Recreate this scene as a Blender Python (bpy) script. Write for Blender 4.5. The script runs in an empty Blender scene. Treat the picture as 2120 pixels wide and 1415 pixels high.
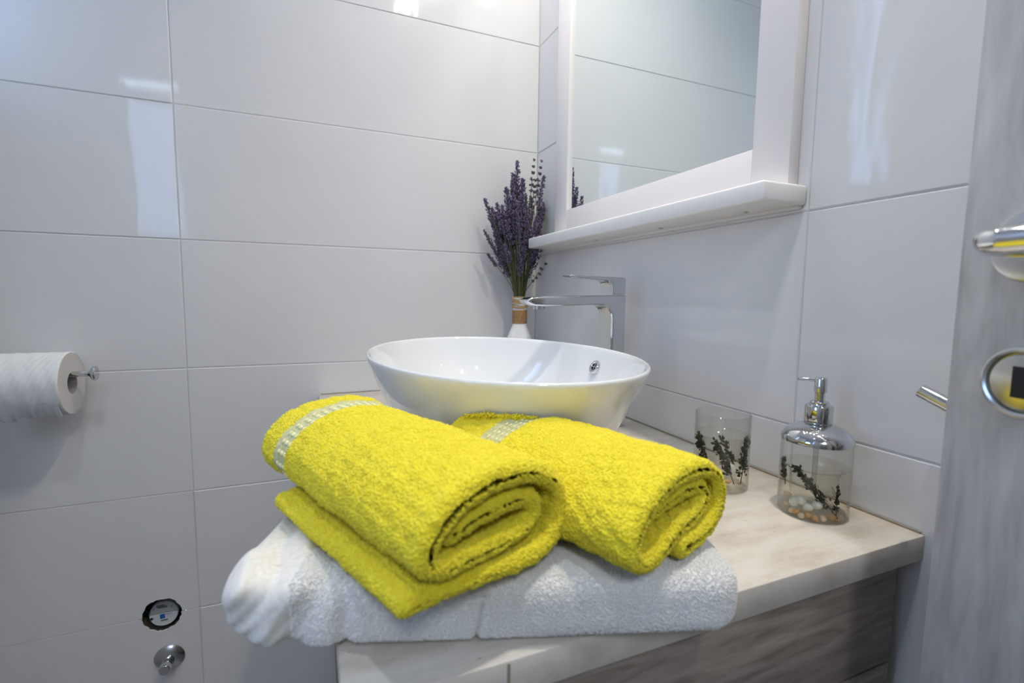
import bpy, bmesh, math, random
import numpy as np
from mathutils import Vector, Matrix, noise
S = bpy.context.scene
COL = S.collection
PI = math.pi
random.seed(7)
rng = np.random.default_rng(7)

# ------------------------------------------------------------------ camera, light, exposure
cd = bpy.data.cameras.new('camera')
cam = bpy.data.objects.new('camera', cd); COL.objects.link(cam)
a_, b_, c_ = -0.3942, -0.0952, -0.0116
Rz = Matrix.Rotation(a_, 3, 'Z'); Rx = Matrix.Rotation(b_, 3, 'X')
Ry = Matrix(((math.cos(c_), 0, math.sin(c_)), (0, 1, 0), (-math.sin(c_), 0, math.cos(c_))))
M = Rz @ Rx @ Ry
R_, F_, U_ = M.col[0], M.col[1], M.col[2]
cam.matrix_world = Matrix(((R_[0], U_[0], -F_[0], -0.6305), (R_[1], U_[1], -F_[1], -1.333), (R_[2], U_[2], -F_[2], 1.113), (0, 0, 0, 1)))
cd.lens = 16.92; cd.sensor_width = 36; cd.clip_start = 0.02
cd.dof.use_dof = True; cd.dof.focus_distance = 0.78; cd.dof.aperture_fstop = 5.0
S.camera = cam
SKYC, SKY = (0.66, 0.81, 1.02), 8.2
w = bpy.data.worlds.new('world'); S.world = w; w.use_nodes = True
w.node_tree.nodes['Background'].inputs[0].default_value = (*SKYC, 1)
w.node_tree.nodes['Background'].inputs[1].default_value = SKY
S.view_settings.view_transform = 'Standard'; S.view_settings.look = 'None'
S.view_settings.gamma = 1; S.view_settings.use_curve_mapping = False
S.view_settings.exposure = 0.28

def area(name, loc, rot, sx, sy, power, col, spread=PI):
    l = bpy.data.lights.new(name, 'AREA'); l.shape = 'RECTANGLE'; l.size = sx; l.size_y = sy
    l.energy = power; l.color = col; l.spread = spread
    o = bpy.data.objects.new(name, l); o.location = loc; o.rotation_euler = rot; COL.objects.link(o)
    return o
HALL_FILL = 12.0
SP = (4.6, 1.5, 2.0)
LAMP = 0.78
WARM = (1.0, 0.90, 0.76)
# daylight portals: left wall window, front wall window, added fill window in the recess
for nm, loc, rot, sx, sy in (('window_portal', (-1.375, -0.115, 1.96), (0, -PI/2, 0), 0.70, 0.15), ('window_portal', (-1.3075, -1.575, 1.75), (PI/2, 0, 0), 0.24, 0.80), ('window_portal', (-1.70, -1.17, 1.45), (0, -PI/2, 0), 0.70, 0.48)):
    po = area(nm, loc, rot, sx, sy, 1.0, (1, 1, 1)); po.data.cycles.is_portal = True
# added fill light in the hall behind the camera, without a lamp body
area('hall_fill_added', (-0.93, -2.60, 2.40), (math.radians(20), 0, math.radians(-15)), 0.3, 0.5, HALL_FILL, (0.85, 0.92, 1.0))
SPOTS = [(-0.165, -1.125, SP[0]), (-0.32, -0.30, SP[1]), (-0.78, -1.22, SP[2])]  # third entry is an added fill spot, kept out of view
S.cycles.transparent_max_bounces = 48
S.cycles.max_bounces = 12
S.cycles.sample_clamp_indirect = 6

# ------------------------------------------------------------------ helpers
def bmnew(): return bmesh.new()
def obj(name, bm, mat=None, parent=None, smooth=False, mats=None):
    me = bpy.data.meshes.new(name); bm.to_mesh(me); bm.free()
    return link(name, me, mat, parent, smooth, mats)
def link(name, me, mat=None, parent=None, smooth=False, mats=None):
    o = bpy.data.objects.new(name, me); COL.objects.link(o)
    for m in (mats or ([mat] if mat else [])): me.materials.append(m)
    if parent is not None: o.parent = parent
    if smooth:
        me.polygons.foreach_set('use_smooth', [True] * len(me.polygons))
        if smooth != 'all': me.set_sharp_from_angle(angle=math.radians(38))
    return o
def tag(o, label, cat, group=None):
    o['label'] = label; o['category'] = cat
    if group: o['group'] = group
    return o
def thing(name, label, cat, loc=(0, 0, 0), rot=(0, 0, 0), group=None):
    o = bpy.data.objects.new(name, None); COL.objects.link(o); o.location = loc; o.rotation_euler = rot
    o.empty_display_size = 0.02
    return tag(o, label, cat, group)
def struct(o): o['kind'] = 'structure'; return o
def box(bm, x0, x1, y0, y1, z0, z1, bev=0.0, seg=2, rot=None):
    r = bmesh.ops.create_cube(bm, size=1)
    vs = r['verts']
    for v in vs:
        v.co = Vector(((x0 + x1)/2 + v.co.x*(x1 - x0), (y0 + y1)/2 + v.co.y*(y1 - y0), (z0 + z1)/2 + v.co.z*(z1 - z0)))
    if bev:
        es = list({e for v in vs for e in v.link_edges})
        bmesh.ops.bevel(bm, geom=es, offset=bev, segments=seg, affect='EDGES', profile=0.5)
    return bm
def boxo(name, mat, dims, parent=None, bev=0.0, seg=2):
    bm = bmnew(); box(bm, *dims, bev=bev, seg=seg)
    return obj(name, bm, mat, parent, smooth=bool(bev))
def lathe(bm, prof, n=48, cx=0, cy=0, ax='z', cap0=True, cap1=True, off=0.0):
    rings = []
    for r, z in prof:
        ring = []
        for i in range(n):
            t = 2*PI*i/n
            p = (cx + r*math.cos(t), cy + r*math.sin(t), z)
            if ax == 'y': p = (cx + r*math.cos(t), z, cy + r*math.sin(t))
            if ax == 'x': p = (z, cx + r*math.cos(t), cy + r*math.sin(t))
            ring.append(bm.verts.new(p))
        rings.append(ring)
    for a, b in zip(rings, rings[1:]):
        for i in range(n):
            j = (i + 1) % n
            bm.faces.new((a[i], a[j], b[j], b[i]))
    if cap0: bm.faces.new(rings[0])
    if cap1: bm.faces.new(rings[-1])
    bmesh.ops.recalc_face_normals(bm, faces=bm.faces)
    return bm
def crom(pts, sub=8):
    P = [Vector(p) for p in pts]; P = [2*P[0] - P[1]] + P + [2*P[-1] - P[-2]]
    out = []
    for i in range(1, len(P) - 2):
        for k in range(sub):
            t = k/sub
            out.append(0.5*((2*P[i]) + (P[i+1] - P[i-1])*t + (2*P[i-1] - 5*P[i] + 4*P[i+1] - P[i+2])*t*t + (-P[i-1] + 3*P[i] - 3*P[i+1] + P[i+2])*t**3))
    out.append(P[-2]); return out
def tube(bm, pts, rad, n=10, sub=6, cap=True, smooth=True):
    C = crom(pts, sub) if smooth else [Vector(p) for p in pts]
    m = len(C); rads = [rad]*m if not hasattr(rad, '__len__') else list(np.interp(np.linspace(0, 1, m), np.linspace(0, 1, len(rad)), rad))
    T = [(C[min(i+1, m-1)] - C[max(i-1, 0)]).normalized() for i in range(m)]
    up = Vector((0, 0, 1)) if abs(T[0].z) < 0.9 else Vector((1, 0, 0))
    N = (up - T[0]*up.dot(T[0])).normalized(); rings = []
    for i in range(m):
        N = (N - T[i]*N.dot(T[i])).normalized(); B = T[i].cross(N)
        rings.append([bm.verts.new(C[i] + (N*math.cos(2*PI*k/n) + B*math.sin(2*PI*k/n))*rads[i]) for k in range(n)])
    for a, b in zip(rings, rings[1:]):
        for i in range(n):
            j = (i + 1) % n; bm.faces.new((a[i], a[j], b[j], b[i]))
    if cap: bm.faces.new(rings[0][::-1]); bm.faces.new(rings[-1])
    return bm
def poly_prism(bm, pts, axis, d0, d1):
    """extrude a 2-D outline along axis; pts are the two other coordinates in xyz order"""
    def mk(p, d):
        q = list(p); q.insert('xyz'.index(axis), d); return bm.verts.new(q)
    a = [mk(p, d0) for p in pts]; b = [mk(p, d1) for p in pts]
    n = len(pts)
    bm.faces.new(a); bm.faces.new(b[::-1])
    for i in range(n): bm.faces.new((a[i], b[i], b[(i+1) % n], a[(i+1) % n]))
    bmesh.ops.recalc_face_normals(bm, faces=bm.faces)
    return bm
def ngrid(name, V, nu, nv, mat, parent, closed_u=False, smooth='all'):
    """mesh from a (nu*nv,3) array"""
    iu = np.arange(nu if closed_u else nu - 1); iv = np.arange(nv - 1)
    A, B = np.meshgrid(iu, iv, indexing='ij'); A2 = (A + 1) % nu
    F = np.stack([A*nv + B, A2*nv + B, A2*nv + B + 1, A*nv + B + 1], -1).reshape(-1, 4)
    return rawmesh(name, V, F, mat, parent, smooth)
def rawmesh(name, V, F, mat, parent, smooth='all'):
    me = bpy.data.meshes.new(name)
    V = np.asarray(V, dtype=np.float32); F = np.asarray(F, dtype=np.int32); k = F.shape[1]
    me.vertices.add(len(V)); me.vertices.foreach_set('co', V.ravel())
    me.loops.add(F.size); me.loops.foreach_set('vertex_index', F.ravel())
    me.polygons.add(len(F)); me.polygons.foreach_set('loop_start', np.arange(len(F), dtype=np.int32)*k)
    me.update(calc_edges=True); me.validate()
    return link(name, me, mat, parent, smooth)

# ------------------------------------------------------------------ materials
def newmat(name):
    m = bpy.data.materials.new(name); m.use_nodes = True
    return m, m.node_tree.nodes, m.node_tree.links, m.node_tree.nodes['Principled BSDF']
def flat(name, col, rough=0.5, metal=0.0, bump=None, coat=0.0, sheen=0.0, spec=0.5, ior=1.5, sss=0):
    m, n, l, p = newmat(name)
    p.inputs['Base Color'].default_value = (*col, 1); p.inputs['Roughness'].default_value = rough
    p.inputs['Metallic'].default_value = metal; p.inputs['Coat Weight'].default_value = coat
    p.inputs['Coat Roughness'].default_value = 0.05
    p.inputs['Sheen Weight'].default_value = sheen; p.inputs['Sheen Roughness'].default_value = 0.5
    p.inputs['Specular IOR Level'].default_value = spec; p.inputs['IOR'].default_value = ior
    if bump:
        sc, st, dist = bump
        t = n.new('ShaderNodeTexNoise'); t.inputs['Scale'].default_value = sc; t.inputs['Detail'].default_value = 3
        tc = n.new('ShaderNodeTexCoord'); l.new(tc.outputs['Object'], t.inputs['Vector'])
        b = n.new('ShaderNodeBump'); b.inputs['Strength'].default_value = st; b.inputs['Distance'].default_value = dist
        l.new(t.outputs['Fac'], b.inputs['Height']); l.new(b.outputs[0], p.inputs['Normal'])
    return m
def ramp(n, stops):
    r = n.new('ShaderNodeValToRGB'); e = r.color_ramp.elements
    e[0].position, e[0].color = stops[0][0], (*stops[0][1], 1)
    e[1].position, e[1].color = stops[1][0], (*stops[1][1], 1)
    for q, c in stops[2:]:
        x = e.new(q); x.color = (*c, 1)
    return r
def world_coord(n, l, scale=(1, 1, 1), rot=(0, 0, 0)):
    g = n.new('ShaderNodeNewGeometry'); mp = n.new('ShaderNodeMapping')
    mp.inputs['Scale'].default_value = scale; mp.inputs['Rotation'].default_value = rot
    l.new(g.outputs['Position'], mp.inputs['Vector']); return mp
def obj_coord(n, l, scale=(1, 1, 1)):
    g = n.new('ShaderNodeTexCoord'); mp = n.new('ShaderNodeMapping'); mp.inputs['Scale'].default_value = scale
    l.new(g.outputs['Object'], mp.inputs['Vector']); return mp

# glossy white wall tile with the slightly wavy glaze
def tile_mat():
    m, n, l, p = newmat('glazed_white_tile')
    p.inputs['Base Color'].default_value = (0.76, 0.76, 0.76, 1)
    p.inputs['Roughness'].default_value = 0.07; p.inputs['IOR'].default_value = 1.52
    mp = world_coord(n, l, (14, 14, 3.0))
    t = n.new('ShaderNodeTexNoise'); t.inputs['Scale'].default_value = 1.0; t.inputs['Detail'].default_value = 2
    l.new(mp.outputs[0], t.inputs['Vector'])
    b = n.new('ShaderNodeBump'); b.inputs['Strength'].default_value = 0.12; b.inputs['Distance'].default_value = 0.01
    l.new(t.outputs['Fac'], b.inputs['Height']); l.new(b.outputs[0], p.inputs['Normal'])
    return m
TILE = tile_mat()
GROUT = flat('pale_grout', (0.62, 0.62, 0.62), 0.9, bump=(400, 0.3, 0.0005))
PLASTER = flat('grey_white_plaster', (0.55, 0.58, 0.61), 0.8, bump=(60, 0.2, 0.001))
HALLP = flat('hall_paint', (0.42, 0.42, 0.42), 0.85)
CEIL = flat('ceiling_paint', (0.78, 0.78, 0.77), 0.85, bump=(80, 0.1, 0.001))
FLOORT = flat('floor_tile', (0.20, 0.205, 0.21), 0.35, bump=(30, 0.1, 0.001))
CHROME = flat('polished_chrome', (0.66, 0.67, 0.69), 0.05, 1.0)
STEEL = flat('satin_steel', (0.62, 0.62, 0.61), 0.22, 1.0)
DARKM = flat('dark_hole', (0.01, 0.01, 0.012), 0.7)
CERAMIC = flat('white_ceramic', (0.80, 0.81, 0.81), 0.04, coat=0.7)
PAINTW = flat('painted_white_wood', (0.90, 0.85, 0.83), 0.38, bump=(25, 0.08, 0.001))
PAINTS = flat('painted_white_shelf', (0.83, 0.81, 0.79), 0.33, bump=(25, 0.08, 0.001))
MIRROR = flat('mirror_silver', (0.86, 0.92, 0.92), 0.004, 1.0)
PAPER = flat('tissue_paper', (0.78, 0.79, 0.79), 0.95, bump=(120, 0.5, 0.002))
PAPERE = flat('tissue_paper_edge', (0.66, 0.63, 0.60), 0.95, bump=(300, 0.4, 0.001))
CARD = flat('grey_cardboard', (0.36, 0.35, 0.33), 0.9)
TWINE = flat('jute_twine', (0.42, 0.25, 0.11), 0.9, bump=(600, 0.6, 0.001))
RAFFIA = flat('raffia', (0.52, 0.33, 0.13), 0.7)
BUBBLE = flat('vase_glaze', (0.82, 0.82, 0.80), 0.12, coat=0.5)
LEAFD = flat('dried_dark_leaf', (0.028, 0.035, 0.012), 0.7)
TWIG = flat('dried_twig', (0.06, 0.035, 0.015), 0.8)
PEBBLE = flat('white_pebble', (0.62, 0.66, 0.64), 0.3)
SHELL = flat('orange_shell', (0.55, 0.30, 0.12), 0.5, bump=(500, 0.8, 0.001))
SHELLP = flat('pale_shell', (0.66, 0.52, 0.38), 0.5, bump=(500, 0.8, 0.001))
PLASTW = flat('white_plastic', (0.62, 0.66, 0.68), 0.4)
PLASTG = flat('grey_printed_plastic', (0.34, 0.35, 0.36), 0.5)
BLUE = flat('blue_print', (0.02, 0.10, 0.42), 0.5)
PRINT = flat('dark_print', (0.03, 0.035, 0.05), 0.6)
RUBBLE = flat('broken_plaster', (0.10, 0.085, 0.07), 0.95, bump=(150, 1.0, 0.004))
EDGEB = flat('dark_edge_strip', (0.12, 0.10, 0.085), 0.6)
SEAL = flat('brown_silicone', (0.32, 0.27, 0.20), 0.6)
LAMPW = flat('lamp_white', (0.8, 0.8, 0.8), 0.4)
STEMG = flat('green_stem', (0.13, 0.15, 0.05), 0.6)
STEMD = flat('dark_green_stem', (0.055, 0.075, 0.022), 0.65)

def emis(name, col, st):
    m, n, l, p = newmat(name)
    p.inputs['Base Color'].default_value = (*col, 1)
    p.inputs['Emission Color'].default_value = (*col, 1); p.inputs['Emission Strength'].default_value = st
    return m
LED = emis('lit_led', WARM, 22)

def lav_mat(name, c0, c1, c2):
    m, n, l, p = newmat(name)
    mp = world_coord(n, l, (220, 220, 160))
    t = n.new('ShaderNodeTexNoise'); t.inputs['Scale'].default_value = 1.0; t.inputs['Detail'].default_value = 2
    l.new(mp.outputs[0], t.inputs['Vector'])
    r = ramp(n, [(0.36, c0), (0.54, c1), (0.68, c2)]); l.new(t.outputs['Fac'], r.inputs[0])
    l.new(r.outputs[0], p.inputs['Base Color']); p.inputs['Roughness'].default_value = 0.85
    return m
LAV = lav_mat('lavender_floret', (0.05, 0.045, 0.06), (0.14, 0.10, 0.21), (0.31, 0.26, 0.34))
LAVG = lav_mat('faded_floret', (0.06, 0.055, 0.06), (0.12, 0.11, 0.12), (0.22, 0.20, 0.20))

def stone_mat():
    m, n, l, p = newmat('cream_stone_laminate')
    mp = world_coord(n, l, (9, 30, 9), (0, 0, 0.25))
    t = n.new('ShaderNodeTexNoise'); t.inputs['Scale'].default_value = 1; t.inputs['Detail'].default_value = 6; t.inputs['Roughness'].default_value = 0.65
    l.new(mp.outputs[0], t.inputs['Vector'])
    r = ramp(n, [(0.30, (0.47, 0.41, 0.34)), (0.52, (0.62, 0.575, 0.51)), (0.75, (0.70, 0.665, 0.61))]); l.new(t.outputs['Fac'], r.inputs[0])
    mp2 = world_coord(n, l, (60, 150, 110), (0, 0, -0.5))
    t2 = n.new('ShaderNodeTexNoise'); t2.inputs['Scale'].default_value = 1; t2.inputs['Detail'].default_value = 4
    l.new(mp2.outputs[0], t2.inputs['Vector'])
    r2 = ramp(n, [(0.24, (1, 1, 1)), (0.30, (0, 0, 0))]); l.new(t2.outputs['Fac'], r2.inputs[0])
    mx = n.new('ShaderNodeMix'); mx.data_type = 'RGBA'
    l.new(r2.outputs[0], mx.inputs[0]); l.new(r.outputs[0], mx.inputs[6]); mx.inputs[7].default_value = (0.30, 0.22, 0.15, 1)
    l.new(mx.outputs[2], p.inputs['Base Color']); p.inputs['Roughness'].default_value = 0.42
    b = n.new('ShaderNodeBump'); b.inputs['Strength'].default_value = 0.15; b.inputs['Distance'].default_value = 0.001
    l.new(t2.outputs['Fac'], b.inputs['Height']); l.new(b.outputs[0], p.inputs['Normal'])
    return m
STONE = stone_mat()
def wood_mat(name, dark, mid, light, scale, rough=0.5):
    m, n, l, p = newmat(name)
    mp = obj_coord(n, l, scale)
    t = n.new('ShaderNodeTexNoise'); t.inputs['Scale'].default_value = 1; t.inputs['Detail'].default_value = 8; t.inputs['Roughness'].default_value = 0.6
    t.inputs['Distortion'].default_value = 0.6
    l.new(mp.outputs[0], t.inputs['Vector'])
    r = ramp(n, [(0.30, dark), (0.5, mid), (0.72, light)]); l.new(t.outputs['Fac'], r.inputs[0])
    l.new(r.outputs[0], p.inputs['Base Color']); p.inputs['Roughness'].default_value = rough
    b = n.new('ShaderNodeBump'); b.inputs['Strength'].default_value = 0.25; b.inputs['Distance'].default_value = 0.001
    l.new(t.outputs['Fac'], b.inputs['Height']); l.new(b.outputs[0], p.inputs['Normal'])
    return m
OAKD = wood_mat('grey_brown_oak', (0.18, 0.14, 0.115), (0.29, 0.245, 0.205), (0.40, 0.35, 0.30), (10, 10, 90))
OAKL = wood_mat('light_grey_oak', (0.34, 0.34, 0.35), (0.49, 0.49, 0.495), (0.62, 0.62, 0.62), (45, 45, 7), 0.45)

def thin_glass(name, tint=(0.97, 0.975, 0.97), ior=1.5, edge=0.72):
    """clear walls: see-through with Fresnel gloss, darker where seen edge on"""
    m = bpy.data.materials.new(name); m.use_nodes = True; n = m.node_tree.nodes; l = m.node_tree.links
    n.clear(); o = n.new('ShaderNodeOutputMaterial')
    tr = n.new('ShaderNodeBsdfTransparent'); g = n.new('ShaderNodeBsdfGlossy'); g.inputs['Roughness'].default_value = 0.02
    g.inputs['Color'].default_value = (0.95, 0.95, 0.95, 1)
    f0 = ((ior - 1)/(ior + 1))**2
    lw = n.new('ShaderNodeLayerWeight'); lw.inputs['Blend'].default_value = 0.5
    pw = n.new('ShaderNodeMath'); pw.operation = 'POWER'; pw.inputs[1].default_value = 5.0; l.new(lw.outputs['Facing'], pw.inputs[0])
    fr = n.new('ShaderNodeMath'); fr.operation = 'MULTIPLY_ADD'; fr.inputs[1].default_value = 0.85*(1 - f0); fr.inputs[2].default_value = f0; l.new(pw.outputs[0], fr.inputs[0])
    p3 = n.new('ShaderNodeMath'); p3.operation = 'POWER'; p3.inputs[1].default_value = 3.0; l.new(lw.outputs['Facing'], p3.inputs[0])
    mc = n.new('ShaderNodeMix'); mc.data_type = 'RGBA'
    mc.inputs[6].default_value = (*tint, 1); mc.inputs[7].default_value = (*[c*edge for c in tint], 1)
    l.new(p3.outputs[0], mc.inputs[0]); l.new(mc.outputs[2], tr.inputs['Color'])
    ms = n.new('ShaderNodeMixShader'); l.new(fr.outputs[0], ms.inputs[0]); l.new(tr.outputs[0], ms.inputs[1]); l.new(g.outputs[0], ms.inputs[2])
    l.new(ms.outputs[0], o.inputs[0]); return m
GLASS = thin_glass('clear_acrylic')
GEL = thin_glass('clear_cream_gel', (0.985, 0.965, 0.91), 1.10, 0.85)
PANEF = thin_glass('tinted_window_glass', (0.52, 0.58, 0.68), 1.3, 0.9)
PANE = thin_glass('window_glass', (0.95, 0.97, 1.0), 1.3, 0.9)

def terry(name, c0, c1, sheen=0.35, tcol=(1, 1, 1)):
    m, n, l, p = newmat(name)
    mp = obj_coord(n, l, (1, 1, 1))
    t = n.new('ShaderNodeTexNoise'); t.inputs['Scale'].default_value = 260; t.inputs['Detail'].default_value = 2
    l.new(mp.outputs[0], t.inputs['Vector'])
    r = ramp(n, [(0.35, c0), (0.65, c1)]); l.new(t.outputs['Fac'], r.inputs[0]); l.new(r.outputs[0], p.inputs['Base Color'])
    p.inputs['Roughness'].default_value = 0.95; p.inputs['Specular IOR Level'].default_value = 0.15
    p.inputs['Sheen Weight'].default_value = sheen; p.inputs['Sheen Roughness'].default_value = 0.6
    p.inputs['Sheen Tint'].default_value = (*tcol, 1)
    return m
YEL = terry('yellow_terry', (0.72, 0.575, 0.014), (0.83, 0.725, 0.05), 0.25, (1, 0.95, 0.4))
YBAND = terry('pale_yellow_woven_border', (0.50, 0.49, 0.24), (0.62, 0.61, 0.34), 0.1)
YRIB = terry('pale_border_ribs', (0.78, 0.77, 0.46), (0.84, 0.82, 0.54), 0.1)
WHT = terry('white_terry', (0.74, 0.735, 0.72), (0.86, 0.855, 0.84), 0.2)
WSAT = terry('white_woven_border', (0.70, 0.675, 0.63), (0.78, 0.76, 0.72), 0.15)

# ------------------------------------------------------------------ room shell
XL, YF, YD, ZT = -1.30, -1.50, -1.87, 2.50     # left wall, front wall left part, front wall by the door, ceiling
LZ = [1.233 + 0.3*k for k in range(-5, 6)]      # joint heights
def wall_tiles(parent, plane, cols, mat=TILE, dy=0.003, hole=None, top=ZT):
    """tiles of a wall as single slabs, outer face on the plane x=0 / y=0 / x=XL"""
    g = 0.0009
    zs = [0.0] + [z for z in LZ if 0.05 < z < top - 0.01] + [top]
    for (c0, c1) in cols:
        for z0, z1 in zip(zs, zs[1:]):
            x0, x1, y0, y1 = c0 + g, c1 - g, z0 + g, z1 - g
            tl = [random.uniform(-1, 1)*0.0011 for _ in range(2)]
            pts = [(x0, y0), (x1, y0), (x1, y1), (x0, y1)]
            if hole:
                hx, hz, hr = hole
                if x0 < hx < x1 and (abs(hz - y0) < hr and hz <= y0 + 0.01 or abs(hz - y1) < hr):
                    low = abs(hz - y0) < hr and not abs(hz - y1) < hr
                    edge = y0 if low else y1
                    arc = []
                    rr = random.Random(3 + low)
                    for k in range(25):
                        t = PI*k/24
                        r = hr*(1 + rr.uniform(-0.035, 0.05))
                        zz = hz + (r*math.sin(t) if low else -r*math.sin(t))
                        if low and zz < edge or (not low and zz > edge): zz = edge
                        arc.append((hx - r*math.cos(t), zz))
                    if low: pts = [(x0, y0)] + arc + [(x1, y0), (x1, y1), (x0, y1)]
                    else: pts = [(x0, y0), (x1, y0), (x1, y1)] + arc[::-1] + [(x0, y1)]
            bm = bmnew()
            ch = 0.0014
            cx, cz = (x0 + x1)/2, (y0 + y1)/2
            def P(u, v, d):
                d = d + tl[0]*(u - cx)/0.45*0.5 + tl[1]*(v - cz)/0.15*0.5
                if plane == 'back': return (u, d, v)
                if plane == 'right': return (d, u, v)
                return (XL - d, u, v)
            if len(pts) == 4:
                f = [bm.verts.new(P(u + (ch if u == x0 else -ch), v + (ch if v == y0 else -ch), 0)) for u, v in pts]
                e = [bm.verts.new(P(u, v, 0.0012)) for u, v in pts]
                b = [bm.verts.new(P(u, v, dy)) for u, v in pts]
                bm.faces.new(f)
                for A, B in ((f, e), (e, b)):
                    for i in range(4): bm.faces.new((A[i], B[i], B[(i+1) % 4], A[(i+1) % 4]))
            else:
                f = [bm.verts.new(P(u, v, 0)) for u, v in pts]; b = [bm.verts.new(P(u, v, dy)) for u, v in pts]
                bm.faces.new(f)
                for i in range(len(pts)): bm.faces.new((f[i], b[i], b[(i+1) % len(pts)], f[(i+1) % len(pts)]))
            bmesh.ops.recalc_face_normals(bm, faces=bm.faces)
            obj('tile', bm, mat, parent)

HOLE = (-0.985, 0.334, 0.040)
# back wall (behind basin and paper roll): backing with a round recess
bm = bmnew()
hx, hz, hr = HOLE
W0, W1, Y0, Y1 = XL - 0.1, 0.1, 0.0014, 0.12
box(bm, W0, W1, Y0, Y1, -0.02, hz - 0.05); box(bm, W0, W1, Y0, Y1, hz + 0.05, ZT + 0.02)
box(bm, W0, hx - 0.05, Y0, Y1, hz - 0.05, hz + 0.05); box(bm, hx + 0.05, W1, Y0, Y1, hz - 0.05, hz + 0.05)
wb = struct(obj('wall_back', bm, GROUT))
bm = bmnew(); lathe(bm, [(0.047, 0.0012), (0.045, 0.02), (0.040, 0.05), (0.0, 0.055)], 40, hx, hz, 'y', cap0=False, cap1=False)
obj('hole_lining', bm, RUBBLE, wb)
wall_tiles(wb, 'back', [(-0.907, 0.0), (XL, -0.907)], hole=HOLE)
wr = struct(boxo('wall_right', GROUT, (0.0014, 0.12, YD - 0.1, 0.12, -0.02, ZT + 0.02)))
wall_tiles(wr, 'right', [(-0.866, 0.0), (-1.766, -0.866), (YD, -1.766)])
# left wall with a window opening near the corner
WY0, WY1, WZ0, WZ1 = -0.205, -0.025, 1.545, 2.30
bm = bmnew()
XO, YO = -1.62, -0.85
xa, xb = XL - 0.10, XL
box(bm, xa, xb, YO, 0.12, -0.02, WZ0); box(bm, xa, xb, YO, 0.12, WZ1, ZT + 0.02)
box(bm, xa, xb, YO, WY0, WZ0, WZ1); box(bm, xa, xb, WY1, 0.12, WZ0, WZ1)
box(bm, XO - 0.1, xa, YO, YO + 0.1, -0.02, ZT + 0.02); box(bm, XO - 0.1, XO, YF - 0.09, YO, -0.02, 1.1); box(bm, XO - 0.1, XO, YF - 0.09, YO, 1.8, ZT + 0.02)
box(bm, XO - 0.1, XO, YF - 0.09, -1.41, 1.1, 1.8); box(bm, XO - 0.1, XO, -0.93, YO, 1.1, 1.8)  # sides of the opening for the added fill window
wl = struct(obj('wall_left', bm, PLASTER))
def window(name, x0, x1, y0, y1, z0, z1, axis, fw=0.035, fy=None):
    """frame, sash, pane, handle in an opening; axis = wall normal"""
    bm = bmnew()
    if axis == 'x':
        box(bm, x0, x1, y0, y0 + (fy or fw), z0, z1, 0.003); box(bm, x0, x1, y1 - fw, y1, z0, z1, 0.003)
        box(bm, x0, x1, y0, y1, z0, z0 + fw, 0.003); box(bm, x0, x1, y0, y1, z1 - fw, z1, 0.003)
    else:
        box(bm, x0, x0 + fw, y0, y1, z0, z1, 0.003); box(bm, x1 - fw, x1, y0, y1, z0, z1, 0.003)
        box(bm, x0, x1, y0, y1, z0, z0 + fw, 0.003); box(bm, x0, x1, y0, y1, z1 - fw, z1, 0.003)
    r = struct(obj(name, bm, LAMPW, smooth=True))
    xm, ym = (x0 + x1)/2, (y0 + y1)/2
    if axis == 'x':
        boxo('pane', PANEF, (xm - 0.002, xm + 0.002, y0 + 0.02, y1 - 0.02, z0 + 0.02, z1 - 0.02), r)
        bm = bmnew(); tube(bm, [(x1, y1 - 0.017, z0 + 0.36), (x1 + 0.03, y1 - 0.017, z0 + 0.36), (x1 + 0.035, y1 - 0.03, z0 + 0.35), (x1 + 0.035, y1 - 0.10, z0 + 0.31)], 0.006)
        obj('handle', bm, STEEL, r, smooth=True)
    else:
        boxo('pane', PANEF, (x0 + 0.02, x1 - 0.02, ym - 0.002, ym + 0.002, z0 + 0.02, 2.04), r); boxo('pane', PANE, (x0 + 0.02, x1 - 0.02, ym - 0.002, ym + 0.002, 2.045, z1 - 0.02), r)
    return r
window('window_1', XL - 0.030, XL - 0.004, WY0, WY1, WZ0, WZ1, 'x', 0.015, 0.06)
window('window_added_fill', XO - 0.06, XO - 0.02, -1.41, -0.93, 1.1, 1.8, 'x', 0.04)  # unseen window added so daylight brightens the right wall and door
# front wall: left part with a small window, return, and part with the doorway
VX0, VX1, VZ0, VZ1 = -1.440, -1.175, 1.355, 2.135
bm = bmnew()
XR = -1.12
box(bm, XO - 0.1, XR, YF - 0.09, YF, -0.02, VZ0); box(bm, XO - 0.1, XR, YF - 0.09, YF, VZ1, ZT + 0.02)
box(bm, XO - 0.1, VX0, YF - 0.09, YF, VZ0, VZ1); box(bm, VX1, XR, YF - 0.09, YF, VZ0, VZ1)
box(bm, XR - 0.06, XR, YD - 0.1, YF - 0.09, -0.02, ZT + 0.02)
box(bm, XR, -1.00, YD - 0.1, YD, -0.02, ZT + 0.02); box(bm, -0.22, 0.0075, YD - 0.1, YD, -0.02, ZT + 0.02)
box(bm, -1.00, -0.22, YD - 0.1, YD, 2.06, ZT + 0.02)
struct(obj('wall_front', bm, PLASTER))
w2 = window('window_2', VX0, VX1, YF - 0.034, YF - 0.004, VZ0, VZ1, 'y')
boxo('transom', LAMPW, (VX0 + 0.03, VX1 - 0.03, YF - 0.033, YF - 0.005, 2.012, 2.066), w2, bev=0.002)
bm = bmnew()
box(bm, XR - 0.06, XR, -3.3, YD - 0.1, -0.02, ZT + 0.02); box(bm, 0.6, 0.7, -3.3, YD - 0.1, -0.02, ZT + 0.02)
box(bm, XR - 0.06, 0.7, -3.4, -3.3, -0.02, ZT + 0.02); box(bm, XR - 0.06, 0.7, -3.4, -1.98, ZT, ZT + 0.1); box(bm, 0.0076, 0.7, YD - 0.1, YD - 0.04, -0.02, ZT + 0.02)
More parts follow.
